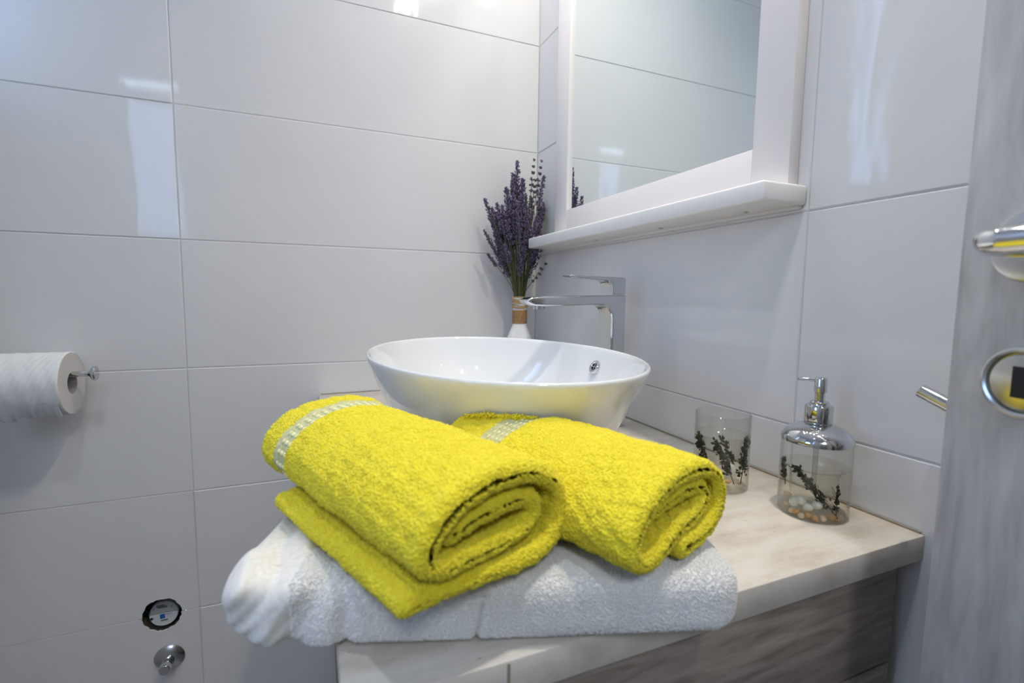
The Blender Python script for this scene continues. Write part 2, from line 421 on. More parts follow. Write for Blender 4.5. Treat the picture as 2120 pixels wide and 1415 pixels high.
struct(obj('wall_hall', bm, HALLP))
struct(boxo('floor_hall', OAKD, (XR - 0.06, 0.7, -3.4, -2.9, -0.12, -0.02)))
fl = struct(boxo('floor', FLOORT, (XO - 0.1, 0.7, -2.9, 0.12, -0.12, -0.02)))
g = 0.0015
for i in range(-1, 3):
    for j in range(4):
        boxo('floor_tile', FLOORT, (XL + 0.02 + 0.48*i + g, XL + 0.02 + 0.48*(i+1) - g, -1.90 + 0.475*j + g, -1.90 + 0.475*(j+1) - g, -0.02, 0.0), fl, bev=0.001, seg=1)
ce = struct(boxo('ceiling', CEIL, (XO - 0.1, 0.1, -1.98, 0.12, ZT, ZT + 0.08)))
# ceiling downlights; the last is added fill for the near countertop
sp_labels = ['round recessed downlight above the end of the countertop', 'round recessed downlight in the ceiling above the basin', 'round recessed downlight added as fill in the ceiling by the doorway']
for (x, y, pw), lb in zip(SPOTS, sp_labels):
    t = thing('ceiling_downlight', lb, 'lamp', (x, y, ZT), group='recessed ceiling downlights')
    bm = bmnew(); lathe(bm, [(0.027, -0.001), (0.030, -0.005), (0.040, -0.004), (0.042, 0.0)], 40, cap0=False, cap1=False)
    obj('trim_ring', bm, CHROME, t, smooth=True)
    bm = bmnew(); lathe(bm, [(0.0271, -0.002), (0.015, -0.0035), (0.001, -0.004)], 32, cap0=False)
    obj('diffuser', bm, LED, t, smooth=True)
    l = bpy.data.lights.new('downlight', 'AREA'); l.shape = 'DISK'; l.size = 0.05; l.energy = pw; l.color = WARM if x > -0.2 else (0.86, 0.95, 1.06); l.spread = math.radians(140)
    lo = bpy.data.objects.new('downlight_beam', l); lo.location = (x, y, ZT - 0.006); COL.objects.link(lo)

# ------------------------------------------------------------------ vanity: worktop and cabinet
ZC = 0.85
t = thing('countertop', 'cream stone-look countertop with a brown sealed joint along the wall', 'countertop', (-0.31, -0.5, ZC))
bm = bmnew(); box(bm, -0.6195, -0.0005, -1.034, -0.001, 0.8205, ZC, 0.0018, 2)
o = obj('slab', bm, STONE, t, smooth=True); o.location = (0.31, 0.5, -ZC)
bm = bmnew(); box(bm, -0.0030, -0.0006, -1.03, -0.002, ZC, ZC + 0.0022); box(bm, -0.615, -0.002, -0.0034, -0.0012, ZC, ZC + 0.0022)
o = obj('sealant', bm, SEAL, t); o.location = (0.31, 0.5, -ZC)
bm = bmnew(); box(bm, -0.5070, -0.5045, -1.0344, -1.0335, 0.8208, ZC - 0.002)
o = obj('edge_seam', bm, SEAL, t); o.location = (0.31, 0.5, -ZC)
cab = thing('vanity_cabinet', 'grey-brown wood cabinet under the cream countertop', 'cabinet', (-0.31, -0.5, 0))
def cabpart(name, mat, dims, par=cab, bev=0.001):
    d = (dims[0] + 0.31, dims[1] + 0.31, dims[2] + 0.5, dims[3] + 0.5, dims[4], dims[5])
    return boxo(name, mat, d, par, bev=bev)
cabpart('end_panel', OAKD, (-0.595, -0.0195, -1.020, -1.002, 0.6945, 0.8205))
cabpart('end_panel', OAKD, (-0.595, -0.0195, -1.020, -1.002, 0.10, 0.6925))
cabpart('carcass', OAKD, (-0.578, -0.004, -1.0015, -0.004, 0.10, 0.8200))
for k in range(2):
    y0 = -1.000 + 0.50*k
    d = cabpart('door', OAKD, (-0.596, -0.579, y0 + 0.002, y0 + 0.494, 0.105, 0.815))
cabpart('plinth', EDGEB, (-0.54, -0.01, -0.99, -0.01, 0.0, 0.10))

# ------------------------------------------------------------------ oval vessel basin
SC = (-0.355, -0.606)
def basin():
    t = thing('vessel_basin', 'glossy white oval vessel sink standing on the cream countertop', 'sink', (SC[0], SC[1], ZC + 0.0004))
    # profile as (scale of the rim ellipse, height)
    H = 0.170
    prof = [(0.10, 0.0), (0.52, 0.0), (0.565, 0.0035), (0.62, 0.014), (0.70, 0.036), (0.79, 0.067), (0.87, 0.102), (0.935, 0.134), (0.975, 0.154), (0.992, 0.163),
            (0.997, 0.1675), (0.995, 0.1705), (0.985, 0.172), (0.974, 0.171), (0.966, 0.167), (0.955, 0.158), (0.925, 0.134), (0.865, 0.104), (0.77, 0.070), (0.62, 0.042), (0.42, 0.026), (0.22, 0.020), (0.09, 0.018), (0.065, 0.017)]
    n = 128; bm = bmnew(); rings = []
    A, B = 0.2035, 0.294
    for s, z in prof:
        th = 0 if s > 0.9 else (0.9 - s)*0.02
        rings.append([bm.verts.new((A*s*math.cos(2*PI*i/n)*(1 + th), B*s*math.sin(2*PI*i/n), z)) for i in range(n)])
    for a, b in zip(rings, rings[1:]):
        for i in range(n):
            j = (i+1) % n; bm.faces.new((a[i], a[j], b[j], b[i]))
    bm.faces.new(rings[0]); bm.faces.new(rings[-1]); bmesh.ops.recalc_face_normals(bm, faces=bm.faces)
    o = obj('bowl', bm, CERAMIC, t, smooth='all')
    s = o.modifiers.new('s', 'SUBSURF'); s.levels = 1; s.render_levels = 1
    # drain
    bm = bmnew(); lathe(bm, [(0.032, 0.019), (0.033, 0.022), (0.028, 0.026), (0.012, 0.028), (0.001, 0.028)], 40, cap0=False)
    obj('drain_plug', bm, CHROME, t, smooth=True)
    # overflow on the inner wall towards the tap
    ov = bpy.data.objects.new('overflow', None)
    bm = bmnew(); lathe(bm, [(0.0065, 0.0), (0.0065, 0.004), (0.0085, 0.0055), (0.0115, 0.005), (0.0130, 0.003), (0.0130, -0.002)], 40, cap0=False, cap1=False)
    ro = obj('overflow_ring', bm, CHROME, t, smooth=True)
    ro.location = (0.1875, -0.002, 0.137); ro.rotation_euler = (0, math.radians(-62), 0)
    bm = bmnew(); lathe(bm, [(0.0068, 0.0012), (0.001, 0.0012)], 24, cap0=False)
    obj('overflow_hole', bm, DARKM, ro, smooth=True)
    bm = bmnew(); box(bm, -0.006, 0.006, -0.0008, 0.0008, 0.0015, 0.0035); box(bm, -0.0008, 0.0008, -0.006, 0.006, 0.0015, 0.0035)
    obj('overflow_cross', bm, CHROME, ro)
basin()

# ------------------------------------------------------------------ faucet
def faucet():
    FX, FY = -0.066, -0.510
    t = thing('basin_faucet', 'tall chrome basin mixer tap with flat spout and lever', 'faucet', (FX, FY, ZC))
    # side outline in x (towards the basin = negative) and z, rounded inside corner
    yw = 0.0225
    pts = [(0.014, 0.002), (0.014, 0.266)]
    pts += [(-0.03, 0.266), (-0.10, 0.2645), (-0.17, 0.262), (-0.192, 0.2595), (-0.199, 0.256), (-0.2005, 0.2525), (-0.196, 0.248), (-0.185, 0.2445), (-0.16, 0.2435), (-0.10, 0.2455), (-0.055, 0.247)]
    for k in range(7):
        th = PI/2*k/6; pts.append((-0.046 + 0.028*math.sin(th) - 0.0, 0.219 + 0.028*math.cos(th)))
    pts += [(-0.018, 0.15), (-0.018, 0.002)]
    bm = bmnew(); poly_prism(bm, pts, 'y', -yw, yw)
    es = [e for e in bm.edges if abs(e.verts[0].co.y - e.verts[1].co.y) < 1e-6]
    bmesh.ops.bevel(bm, geom=es, offset=0.0055, segments=4, affect='EDGES', profile=0.5, clamp_overlap=True)
    for v in bm.verts:      # the spout narrows towards its mouth
        if v.co.x < -0.04:
            k = (-0.04 - v.co.x)/0.16; v.co.y *= 1 - 0.16*k*k
    obj('spout', bm, CHROME, t, smooth=True)
    bm = bmnew(); box(bm, -0.0215, 0.0175, -0.026, 0.026, 0.0, 0.004, 0.0015)
    obj('base_plate', bm, CHROME, t, smooth=True)
    bm = bmnew(); lathe(bm, [(0.011, 0.238), (0.011, 0.245)], 32, -0.168, 0); o = obj('aerator', bm, STEEL, t, smooth=True)
    # lever block and blade
    pts = [(0.0135, 0.2675), (0.0135, 0.2985), (0.010, 0.3015), (-0.03, 0.3015), (-0.080, 0.3030), (-0.108, 0.3038), (-0.1130, 0.3020), (-0.107, 0.2992), (-0.09, 0.2983), (-0.06, 0.2965), (-0.030, 0.2945), (-0.022, 0.290), (-0.018, 0.283), (-0.018, 0.2675)]
    bm = bmnew(); poly_prism(bm, pts, 'y', -0.020, 0.020)
    es = [e for e in bm.edges if abs(e.verts[0].co.y - e.verts[1].co.y) < 1e-6]
    bmesh.ops.bevel(bm, geom=es, offset=0.0018, segments=3, affect='EDGES', profile=0.5, clamp_overlap=True)
    for v in bm.verts:
        if v.co.x < -0.03: v.co.y *= 1 - 0.25*min(1, (-0.03 - v.co.x)/0.09)
    obj('lever', bm, CHROME, t, smooth=True)
faucet()

# ------------------------------------------------------------------ mirror with frame and its shelf
def mirror():
    t = thing('framed_mirror', 'mirror in a white painted wooden frame on the tiled wall', 'mirror', (0, -0.5, 1.27))
    def lp(name, mat, d, par=t, bev=0.0012):
        return boxo(name, mat, (d[0], d[1], d[2] + 0.5, d[3] + 0.5, d[4] - 1.27, d[5] - 1.27), par, bev=bev)
    x0 = -0.0205
    lp('frame_stile', PAINTW, (x0, -0.0006, -0.849, -0.787, 1.2685, 2.0))
    lp('frame_stile', PAINTW, (x0, -0.0006, -0.219, -0.155, 1.2685, 2.0))
    lp('frame_rail', PAINTW, (x0 + 0.0006, -0.0006, -0.7866, -0.2194, 1.2685, 1.3335))
    lp('frame_rail', PAINTW, (x0 + 0.0006, -0.0006, -0.7866, -0.2194, 1.94, 2.0))
    lp('mirror_glass', MIRROR, (-0.0125, -0.009, -0.787, -0.219, 1.3335, 1.94), bev=0)
    # small moulding lip around the glass
    s = thing('mirror_shelf', 'narrow white painted shelf fixed under the framed mirror', 'shelf', (0, -0.494, 1.241))
    bm = bmnew(); box(bm, -0.0835, -0.0006, -0.864 + 0.494, -0.124 + 0.494, 0.0, 0.0268, 0.004, 3)
    obj('board', bm, PAINTS, s, smooth=True)
    bm = bmnew(); box(bm, -0.012, -0.0007, -0.858 + 0.494, -0.132 + 0.494, -0.004, 0.0005, 0.001)
    obj('cleat', bm, PAINTS, s, smooth=True)
    for y in (-0.38, -0.60, -0.79):
        bm = bmnew(); lathe(bm, [(0.0045, 0.0005), (0.0040, -0.0012), (0.002, -0.0016), (0.0019, -0.0006), (0.0005, -0.0006)], 20, -0.030, y + 0.494, cap0=False)
        obj('screw', bm, STEEL, s, smooth=True)
mirror()
def mirror_lamp():
    t = thing('mirror_lamp', 'slim white bar lamp with four small spots above the framed mirror', 'lamp', (0, -0.5, 2.43))
    bm = bmnew(); box(bm, -0.03, -0.0006, -0.34, 0.34, -0.02, 0.02, 0.004); obj('bar', bm, LAMPW, t, smooth=True)
    for y in (-0.30, -0.10, 0.10, 0.30):
        bm = bmnew(); tube(bm, [(-0.029, y, 0.0), (-0.075, y, 0.008), (-0.105, y, -0.004)], 0.006, n=10); obj('arm', bm, CHROME, t, smooth=True)
        bm = bmnew(); lathe(bm, [(0.012, 0.006), (0.020, -0.004), (0.024, -0.030), (0.022, -0.030)], 28, -0.115, y, cap1=False); obj('shade', bm, CHROME, t, smooth=True)
        bm = bmnew(); lathe(bm, [(0.0215, -0.026), (0.001, -0.027)], 24, -0.115, y, cap0=False); obj('bulb', bm, LED, t, smooth=True)
        l = bpy.data.lights.new('spot_bulb', 'AREA'); l.shape = 'DISK'; l.size = 0.042; l.energy = LAMP; l.color = WARM; l.spread = math.radians(150)
        lo = bpy.data.objects.new('spot_bulb', l); lo.location = (-0.115, -0.5 + y, 2.43 - 0.034); lo.rotation_euler = (0, math.radians(-8), 0); COL.objects.link(lo)
mirror_lamp()

# ------------------------------------------------------------------ vase with lavender
def vase():
    VX, VY = -0.086, -0.078
    t = thing('bottle_vase', 'small white bottle vase wrapped with jute twine behind the sink', 'vase', (VX, VY, ZC))
    prof = [(0.036, 0.0), (0.043, 0.004), (0.049, 0.03), (0.050, 0.06), (0.0485, 0.09), (0.044, 0.118), (0.036, 0.144), (0.0275, 0.163), (0.0210, 0.178), (0.0190, 0.190), (0.0188, 0.24), (0.0195, 0.252), (0.0205, 0.256), (0.0195, 0.2575), (0.0170, 0.256), (0.0160, 0.24), (0.0155, 0.15), (0.001, 0.15)]
    bm = bmnew(); lathe(bm, prof, 56, cap1=False); obj('bottle', bm, BUBBLE, t, smooth='all')
    bm = bmnew()
    for k in range(13):      # wound twine
        z = 0.184 + 0.0029*k; n = 40; r = 0.0198 + 0.0003*math.sin(k*2.1)
        tube(bm, [(r*math.cos(2*PI*i/n), r*math.sin(2*PI*i/n), z + 0.0029*i/n) for i in range(n + 1)], 0.0017, n=6, smooth=False)
    obj('twine_wrap', bm, TWINE, t, smooth=True)
    bm = bmnew(); rr = random.Random(5)
    for k in range(9):       # loose raffia loops at the lip
        z = 0.231 + 0.003*k; n = 28; r = 0.0195 + rr.uniform(0, 0.0025); tx, ty = rr.uniform(-0.12, 0.12), rr.uniform(-0.2, 0.2)
        tube(bm, [(r*math.cos(2*PI*i/n), r*math.sin(2*PI*i/n), z + r*(tx*math.cos(2*PI*i/n) + ty*math.sin(2*PI*i/n))) for i in range(n + 1)], 0.0011, n=6, smooth=False)
    tube(bm, [(0.010, -0.0195, 0.254), (0.004, -0.0225, 0.225), (-0.007, -0.0225, 0.205), (-0.010, -0.022, 0.192)], 0.0009, n=6)
    tube(bm, [(-0.018, -0.008, 0.25), (-0.03, -0.012, 0.262), (-0.022, -0.02, 0.24)], 0.0009, n=6)
    obj('raffia_tie', bm, RAFFIA, t, smooth=True)
    # lavender
    L = thing('lavender_bouquet', 'bunch of dried purple lavender standing in the twine-wrapped bottle', 'flowers', (VX, VY, ZC + 0.256))
    def spike_mesh(name, ln, dens, r0, mat, seed, gap=False):
        q = random.Random(seed); bm = bmnew()
        k = 0; z = 0.0
        while z < ln:
            f = z/ln; rr_ = r0*(0.75 + 0.45*math.sin(PI*min(1, f*1.15 + 0.15)))*(1 if f < 0.85 else 0.7)
            m = dens if not gap else 8
            for i in range(m):
                a = q.uniform(0, 2*PI); rad = rr_*q.uniform(0.35, 1.25)
                s = q.uniform(0.0011, 0.0020)*(1.0 if not gap else 1.25)
                mt = Matrix.Translation((rad*math.cos(a), rad*math.sin(a), z + q.uniform(-1, 1)*0.0018)) @ Matrix.Rotation(a, 4, 'Z') @ Matrix.Rotation(q.uniform(0.2, 0.9), 4, 'Y') @ Matrix.Diagonal((s, s, s*q.uniform(1.6, 2.4), 1))
                bmesh.ops.create_icosphere(bm, subdivisions=1, radius=1, matrix=mt)
            z += (0.0034 if not gap else q.uniform(0.014, 0.019))
        me = bpy.data.meshes.new(name); bm.to_mesh(me); bm.free(); me.materials.append(mat)
        return me
    dense = [spike_mesh('flower_spike', ln, 7, r, LAV, 10 + i) for i, (ln, r) in enumerate([(0.060, 0.0066), (0.080, 0.0070), (0.050, 0.0055), (0.090, 0.0066)])]
    faded = [spike_mesh('flower_spike', ln, 6, 0.0042, LAVG, 30 + i) for i, ln in enumerate([0.04, 0.055])]
    sparse = [spike_mesh('flower_spike', 0.085, 5, 0.0044, LAVG, 40, True), spike_mesh('flower_spike', 0.07, 4, 0.0042, LAVG, 41, True)]
    heads = []
    q = random.Random(12)
    # (dx, dy, height of spike base, mesh)
    for i in range(90):
        a = q.uniform(0, 2*PI); rr_ = math.sqrt(q.random())
        h = 0.07 + 0.19*q.random()**0.9
        rad = (0.018 + 0.060*h/0.25)*rr_
        dx, dy = rad*math.cos(a), rad*math.sin(a)*0.55
        if rr_ > 0.7: h *= 0.8
        heads.append((dx - 0.004, min(dy, 0.05), h, dense[i % 4] if i % 5 else faded[i % 2]))
    heads += [(-0.010, 0.0, 0.285, dense[3]), (-0.016, 0.01, 0.265, dense[1]), (0.004, 0.0, 0.25, dense[1]), (-0.002, -0.01, 0.235, dense[3])]
    heads += [(0.030, 0.0, 0.300, sparse[0]), (0.048, 0.0, 0.300, sparse[0]), (0.050, 0.01, 0.225, sparse[1]), (0.036, 0.0, 0.27, sparse[1])]
    heads += [(-0.079, 0.0, 0.135, faded[1]), (-0.070, -0.01, 0.175, faded[1]), (-0.062, 0.0, 0.145, faded[0]), (-0.068, 0.01, 0.09, faded[0]), (0.030, -0.02, 0.048, sparse[1]), (0.033, -0.01, 0.125, faded[0]), (0.058, 0.02, 0.16, faded[1]), (0.050, 0.0, 0.19, dense[0])]
    for i, (dx, dy, h, me) in enumerate(heads):
        a = q.uniform(0, 2*PI); r = 0.013*math.sqrt(q.random())
        base = Vector((r*math.cos(a), r*math.sin(a), -0.06)); r2 = 0.013*math.sqrt(q.random())
        lip = Vector((max(-0.013, min(0.013, dx*0.28)), max(-0.012, min(0.012, dy*0.35)), 0.004))
        tip = Vector((dx, dy, h))
        tip.x = min(tip.x, -VX - 0.012); tip.y = min(tip.y, -VY - 0.012)
        mid = lip.lerp(tip, 0.5) + Vector((-dx*0.10, -dy*0.10, 0))
        bm = bmnew(); tube(bm, [base*0.6 + Vector((0, 0, -0.02)), lip, mid, tip, tip + (tip - mid).normalized()*0.03], 0.0010, n=5, sub=4)
        obj('stem', bm, STEMG if i % 2 else STEMD, L, smooth='all')
        d = (tip - mid).normalized()
        o = bpy.data.objects.new('flower_spike', me); COL.objects.link(o); o.parent = L
        o.location = tip; o.rotation_mode = 'QUATERNION'; o.rotation_quaternion = Vector((0, 0, 1)).rotation_difference(d)
vase()

# ------------------------------------------------------------------ toilet paper and holder
def paper():
    X0, X1, YC, Z = -1.200, -1.091, -0.080, 0.9235
    R, r = 0.0645, 0.0225
    t = thing('paper_holder', 'chrome toilet paper holder with a round end knob', 'holder', (-1.094, 0, 0.941))
    bm = bmnew(); tube(bm, [(-0.135, -0.0, 0), (-0.135, -0.06, 0), (-0.128, -0.078, 0), (-0.11, -0.08, 0), (0.034, -0.08, 0)], 0.0058, n=16, sub=6)
    obj('bar', bm, CHROME, t, smooth=True)
    bm = bmnew(); lathe(bm, [(0.0055, 0.030), (0.0085, 0.034), (0.0145, 0.0375), (0.0155, 0.0395), (0.0155, 0.0425), (0.0140, 0.0440), (0.0005, 0.0440)], 36, -0.08, 0, 'x', cap0=False)
    obj('end_knob', bm, CHROME, t, smooth=True)
    bm = bmnew(); lathe(bm, [(0.024, -0.0008), (0.024, -0.008), (0.022, -0.010), (0.0005, -0.010)], 36, -0.135, 0, 'y', cap0=False)
    obj('wall_rose', bm, CHROME, t, smooth=True)
    t = thing('toilet_roll', 'white toilet paper roll with embossed sheets hanging on the chrome holder', 'toilet roll', (X0, YC, Z))
    Ln = X1 - X0
    # body with slight waviness and a loose torn sheet end under it
    nu, nv = 140, 60
    th = np.linspace(0, 2*PI, nu, endpoint=False)[:, None]; x = np.linspace(0, Ln, nv)[None, :]
    Rr = R*(1 + 0.012*np.sin(3*th + 1) + 0.006*np.sin(7*th) + 0*x)
    Rr = Rr + 0.0009*np.sin(40*x/0.1 + 5*th)*np.sin(9*th + 17*x/0.1)*np.clip(np.sin(th*0.5 + 0.3), 0, 1)
    e = np.clip(np.minimum(x, Ln - x)/0.003, 0, 1); Rr = Rr - 0.002*(1 - e)**2
    V = np.stack([np.broadcast_to(x, Rr.shape), Rr*np.cos(th), Rr*np.sin(th)], -1).reshape(-1, 3)
    ngrid('paper_sheet', V, nu, nv, PAPER, t, closed_u=True)
    bm = bmnew()
    for xx in (0.0003, Ln - 0.0003):
        a = [bm.verts.new((xx, (R*(1 + 0.012*math.sin(3*u + 1) + 0.006*math.sin(7*u)) - 0.0015)*math.cos(u), (R*(1 + 0.012*math.sin(3*u + 1) + 0.006*math.sin(7*u)) - 0.0015)*math.sin(u))) for u in np.linspace(0, 2*PI, 72, endpoint=False)]
        b = [bm.verts.new((xx, r*math.cos(u), r*math.sin(u))) for u in np.linspace(0, 2*PI, 72, endpoint=False)]
        for i in range(72): bm.faces.new((a[i], a[(i+1) % 72], b[(i+1) % 72], b[i]))
    obj('paper_edge', bm, PAPERE, t)
    bm = bmnew(); lathe(bm, [(r, 0.0), (r, Ln), (r - 0.001, Ln), (r - 0.001, 0.0)], 48, 0, 0, 'x', cap0=False, cap1=False)
    obj('cardboard_core', bm, CARD, t, smooth=True)
    # loose end: a short flap with a torn, crumpled edge on the underside
    nu, nv = 16, 60
    V = []
    for i in range(nu):
        for j in range(nv):
            f = i/(nu - 1); xx = 0.004 + (Ln - 0.008)*j/(nv - 1)
            ln = 0.040 + 0.006*math.sin(j*0.5) + 0.004*math.sin(j*1.7 + 1)
            ang = math.radians(-152) + f*ln/R*0.95
            rr_ = R + 0.0012 + 0.010*f*f*(0.35 + 0.65*max(0, math.sin(j*0.115 + 0.4))) + 0.0012*math.sin(j*0.9 + 3*f)*f
            V.append((xx, rr_*math.cos(ang), rr_*math.sin(ang)))
    ngrid('loose_sheet', np.array(V), nu, nv, PAPER, t)
paper()

# ------------------------------------------------------------------ flush opening cap and shut-off valve on the back wall
t = thing('flush_pipe_cap', 'round printed plug with a blue square in the broken hole of the tiles', 'cap', (HOLE[0], 0.0, HOLE[1]))
def half_disc(name, up, mat, y):
    bm = bmnew(); R = 0.0285
    th = np.linspace(0, PI, 25) if up else np.linspace(PI, 2*PI, 25)
    pts = [(0.002 + R*math.cos(a), -0.0035 + R*math.sin(a) + (0.0006 if up else -0.0006)) for a in th]
    poly_prism(bm, pts, 'y', y, y + 0.006); return obj(name, bm, mat, t)
half_disc('cap_half', True, PLASTG, 0.013); lo_ = half_disc('cap_half', False, PLASTW, 0.008)
bm = bmnew(); lathe(bm, [(0.0288, 0.010), (0.0300, 0.011), (0.0300, 0.03)], 40, 0.002, -0.0035, 'y', cap0=False, cap1=False); obj('pipe', bm, PLASTG, t, smooth=True)
boxo('blue_mark', BLUE, (-0.0055, 0.0045, 0.0072, 0.0079, -0.0135, -0.0025), t)
boxo('printed_line', PRINT, (-0.004, 0.010, 0.0073, 0.0079, -0.0195, -0.0175), t)
boxo('printed_line', PRINT, (0.007, 0.018, 0.0073, 0.0079, -0.0045, -0.0038), t)
for (a, b, c) in ((-0.012, 0.004, 0.0165), (-0.014, 0.008, 0.0135), (-0.010, 0.010, 0.0105), (-0.020, -0.017, 0.009), (0.016, 0.019, 0.009)):
    boxo('printed_line', PRINT, (a, b, 0.0123, 0.0129, c, c + 0.0016), t)
bm = bmnew(); lathe(bm, [(0.0035, 0.0072), (0.0005, 0.0070)], 14, -0.0225, -0.010, 'y', cap0=False); obj('printed_dot', bm, PRINT, t)
t = thing('shut_off_valve', 'chrome shut-off valve stub with a round wall flange below the broken hole', 'valve', (-0.974, 0, 0.222))
bm = bmnew(); lathe(bm, [(0.0320, -0.0007), (0.0320, -0.0022), (0.028, -0.006), (0.019, -0.010), (0.0135, -0.0115), (0.0125, -0.0118)], 48, 0, 0, 'y', cap0=False, cap1=False); obj('flange', bm, STEEL, t, smooth=True)
bm = bmnew(); lathe(bm, [(0.0125, -0.0), (0.0125, -0.018), (0.0105, -0.0195), (0.0105, -0.030), (0.0120, -0.031), (0.0125, -0.034), (0.0125, -0.046), (0.0110, -0.048), (0.0005, -0.048)], 32, 0, 0, 'y', cap0=False); obj('valve_body', bm, CHROME, t, smooth=True)
bm = bmnew(); lathe(bm, [(0.0128, -0.0195), (0.0138, -0.021), (0.0138, -0.028), (0.0128, -0.0295)], 6, 0, 0, 'y'); obj('hex_nut', bm, CHROME, t)

# ------------------------------------------------------------------ glass and soap dispenser with set-in twigs
def leaf_verts(bm, p, d, s, q):
    d = d.normalized(); side = d.cross(Vector((q.uniform(-1, 1), q.uniform(-1, 1), q.uniform(-0.3, 1)))).normalized()*s*0.34
    up = side.cross(d)*0.25
    a = bm.verts.new(p); b = bm.verts.new(p + d*s*0.5 + side + up); c = bm.verts.new(p + d*s); e = bm.verts.new(p + d*s*0.5 - side + up)
    bm.faces.new((a, b, c)); bm.faces.new((a, c, e))
def twig(parent, p0, p1, n, ls, seed, wid=0.006, bound=None):
    q = random.Random(seed); p0, p1 = Vector(p0), Vector(p1); ax = (p1 - p0)
    bm = bmnew(); tube(bm, [p0, p0.lerp(p1, 0.35) + Vector((0.001, 0, 0.001)), p0.lerp(p1, 0.7) - Vector((0.001, 0, 0)), p1], [0.0006, 0.0003], n=5, sub=4)
    for k in range(5):
        f = q.uniform(0.15, 0.85); a = p0.lerp(p1, f); dd = (ax.normalized() + Vector((q.uniform(-.8, .8), q.uniform(-.3, .3), q.uniform(-.5, .5)))).normalized()
        tube(bm, [a, a + dd*0.006, a + dd*0.011 + Vector((0, 0, 0.001))], 0.00025, n=4, sub=2)
    obj('twig', bm, TWIG, parent)
    bm = bmnew()
    for k in range(n):
        f = 0.22 + 0.78*q.random(); a = p0.lerp(p1, f)
        off = Vector((q.uniform(-1, 1), q.uniform(-0.4, 0.4), q.uniform(-1, 1)))*wid*(1.1 - 0.5*f)
        a = a + off
        if bound and math.hypot(a.x, a.y) > bound: a.x *= bound/math.hypot(a.x, a.y); a.y *= bound/math.hypot(a.x, a.y)
        dd = ax.normalized() + Vector((q.uniform(-1, 1), q.uniform(-0.4, 0.4), q.uniform(-1, 1)))*0.9
        leaf_verts(bm, a, dd, ls*q.uniform(0.6, 1.2), q)
    o = obj('leaf', bm, LEAFD, parent); o['kind'] = 'stuff'
def stone_obj(name, parent, p, s, mat, seed, kind='pebble'):
    q = random.Random(seed); bm = bmnew(); bmesh.ops.create_icosphere(bm, subdivisions=3, radius=1)
    for v in bm.verts:
        k = 1 + 0.12*noise.noise(v.co*1.3 + Vector((seed, 0, 0)))
        if kind == 'shell':
            a = math.atan2(v.co.y, v.co.x); k *= 1 + 0.06*math.cos(a*11)*(1 if v.co.z > 0 else 0.3)
        v.co *= k
        v.co.x *= s[0]; v.co.y *= s[1]; v.co.z *= s[2]
    o = obj(name, bm, mat, parent, smooth='all'); o.location = p; o.rotation_euler = (q.uniform(-.5, .5), q.uniform(-.5, .5), q.uniform(0, 6))
    return o
CAMV = Vector((-0.63, -1.333, 0))
def view_frame(x, y):
    """unit vectors towards the room and across, to turn the set-in twigs as they stand"""
    n = (CAMV - Vector((x, y, 0))).normalized(); r = Vector((-n.y, n.x, 0)); return n, r
def tumbler():
    gx, gy = -0.104, -0.838; R = 0.0365; H = 0.104
    t = thing('tumbler', 'clear tumbler with dark leafy twigs set in its wall, behind the towel roll', 'tumbler', (gx, gy, ZC))
    bm = bmnew(); lathe(bm, [(0.033, 0.0005), (R - 0.001, 0.0008), (R, 0.002), (R, H - 0.001), (R - 0.0008, H), (R - 0.0016, H - 0.001), (R - 0.0018, 0.0750)], 64, cap1=False)
    obj('outer_wall', bm, GLASS, t, smooth=True)
    bm = bmnew(); lathe(bm, [(R - 0.0018, 0.075), (R - 0.0035, 0.0735), (R - 0.008, 0.066), (R - 0.0105, 0.055), (R - 0.012, 0.020), (0.001, 0.017)], 64, cap0=False)
    obj('inner_cup', bm, GLASS, t, smooth=True)
    bm = bmnew(); lathe(bm, [(R - 0.001, 0.002), (R - 0.001, 0.0745), (R - 0.0035, 0.0742)], 64, cap1=False)
    obj('gel_filling', bm, GEL, t, smooth=True)
    n, r = view_frame(gx, gy)
    def P(u, d, z): return (r*u + n*d) + Vector((0, 0, z))
    # r points to the left as seen from the room: u>0 = left
    sgn = 1 if r.dot(R_) < 0 else -1
    def Q(u, d, z): return P(-sgn*u, d, z)
    twig(t, Q(0.018, 0.024, 0.012), Q(-0.008, 0.029, 0.068), 170, 0.0062, 1, 0.0065, 0.034)
    twig(t, Q(-0.012, 0.026, 0.012), Q(-0.031, 0.012, 0.071), 190, 0.0062, 2, 0.006, 0.034)
    twig(t, Q(0.026, 0.012, 0.010), Q(0.031, 0.010, 0.072), 170, 0.0062, 3, 0.006, 0.034)
    twig(t, Q(0.022, -0.014, 0.015), Q(0.0, -0.03, 0.06), 90, 0.006, 4, 0.005, 0.034)
    q = random.Random(8)
    for k in range(7):
        stone_obj('shell', t, Q(q.uniform(-0.026, 0.026), q.uniform(0.0, 0.02), 0.006 + q.uniform(0, 0.004)), (0.0045, 0.0038, 0.0028), SHELL if k % 2 else SHELLP, 50 + k, 'shell')
    stone_obj('pebble', t, Q(0.014, 0.018, 0.03), (0.006, 0.005, 0.008), PEBBLE, 61)
tumbler()
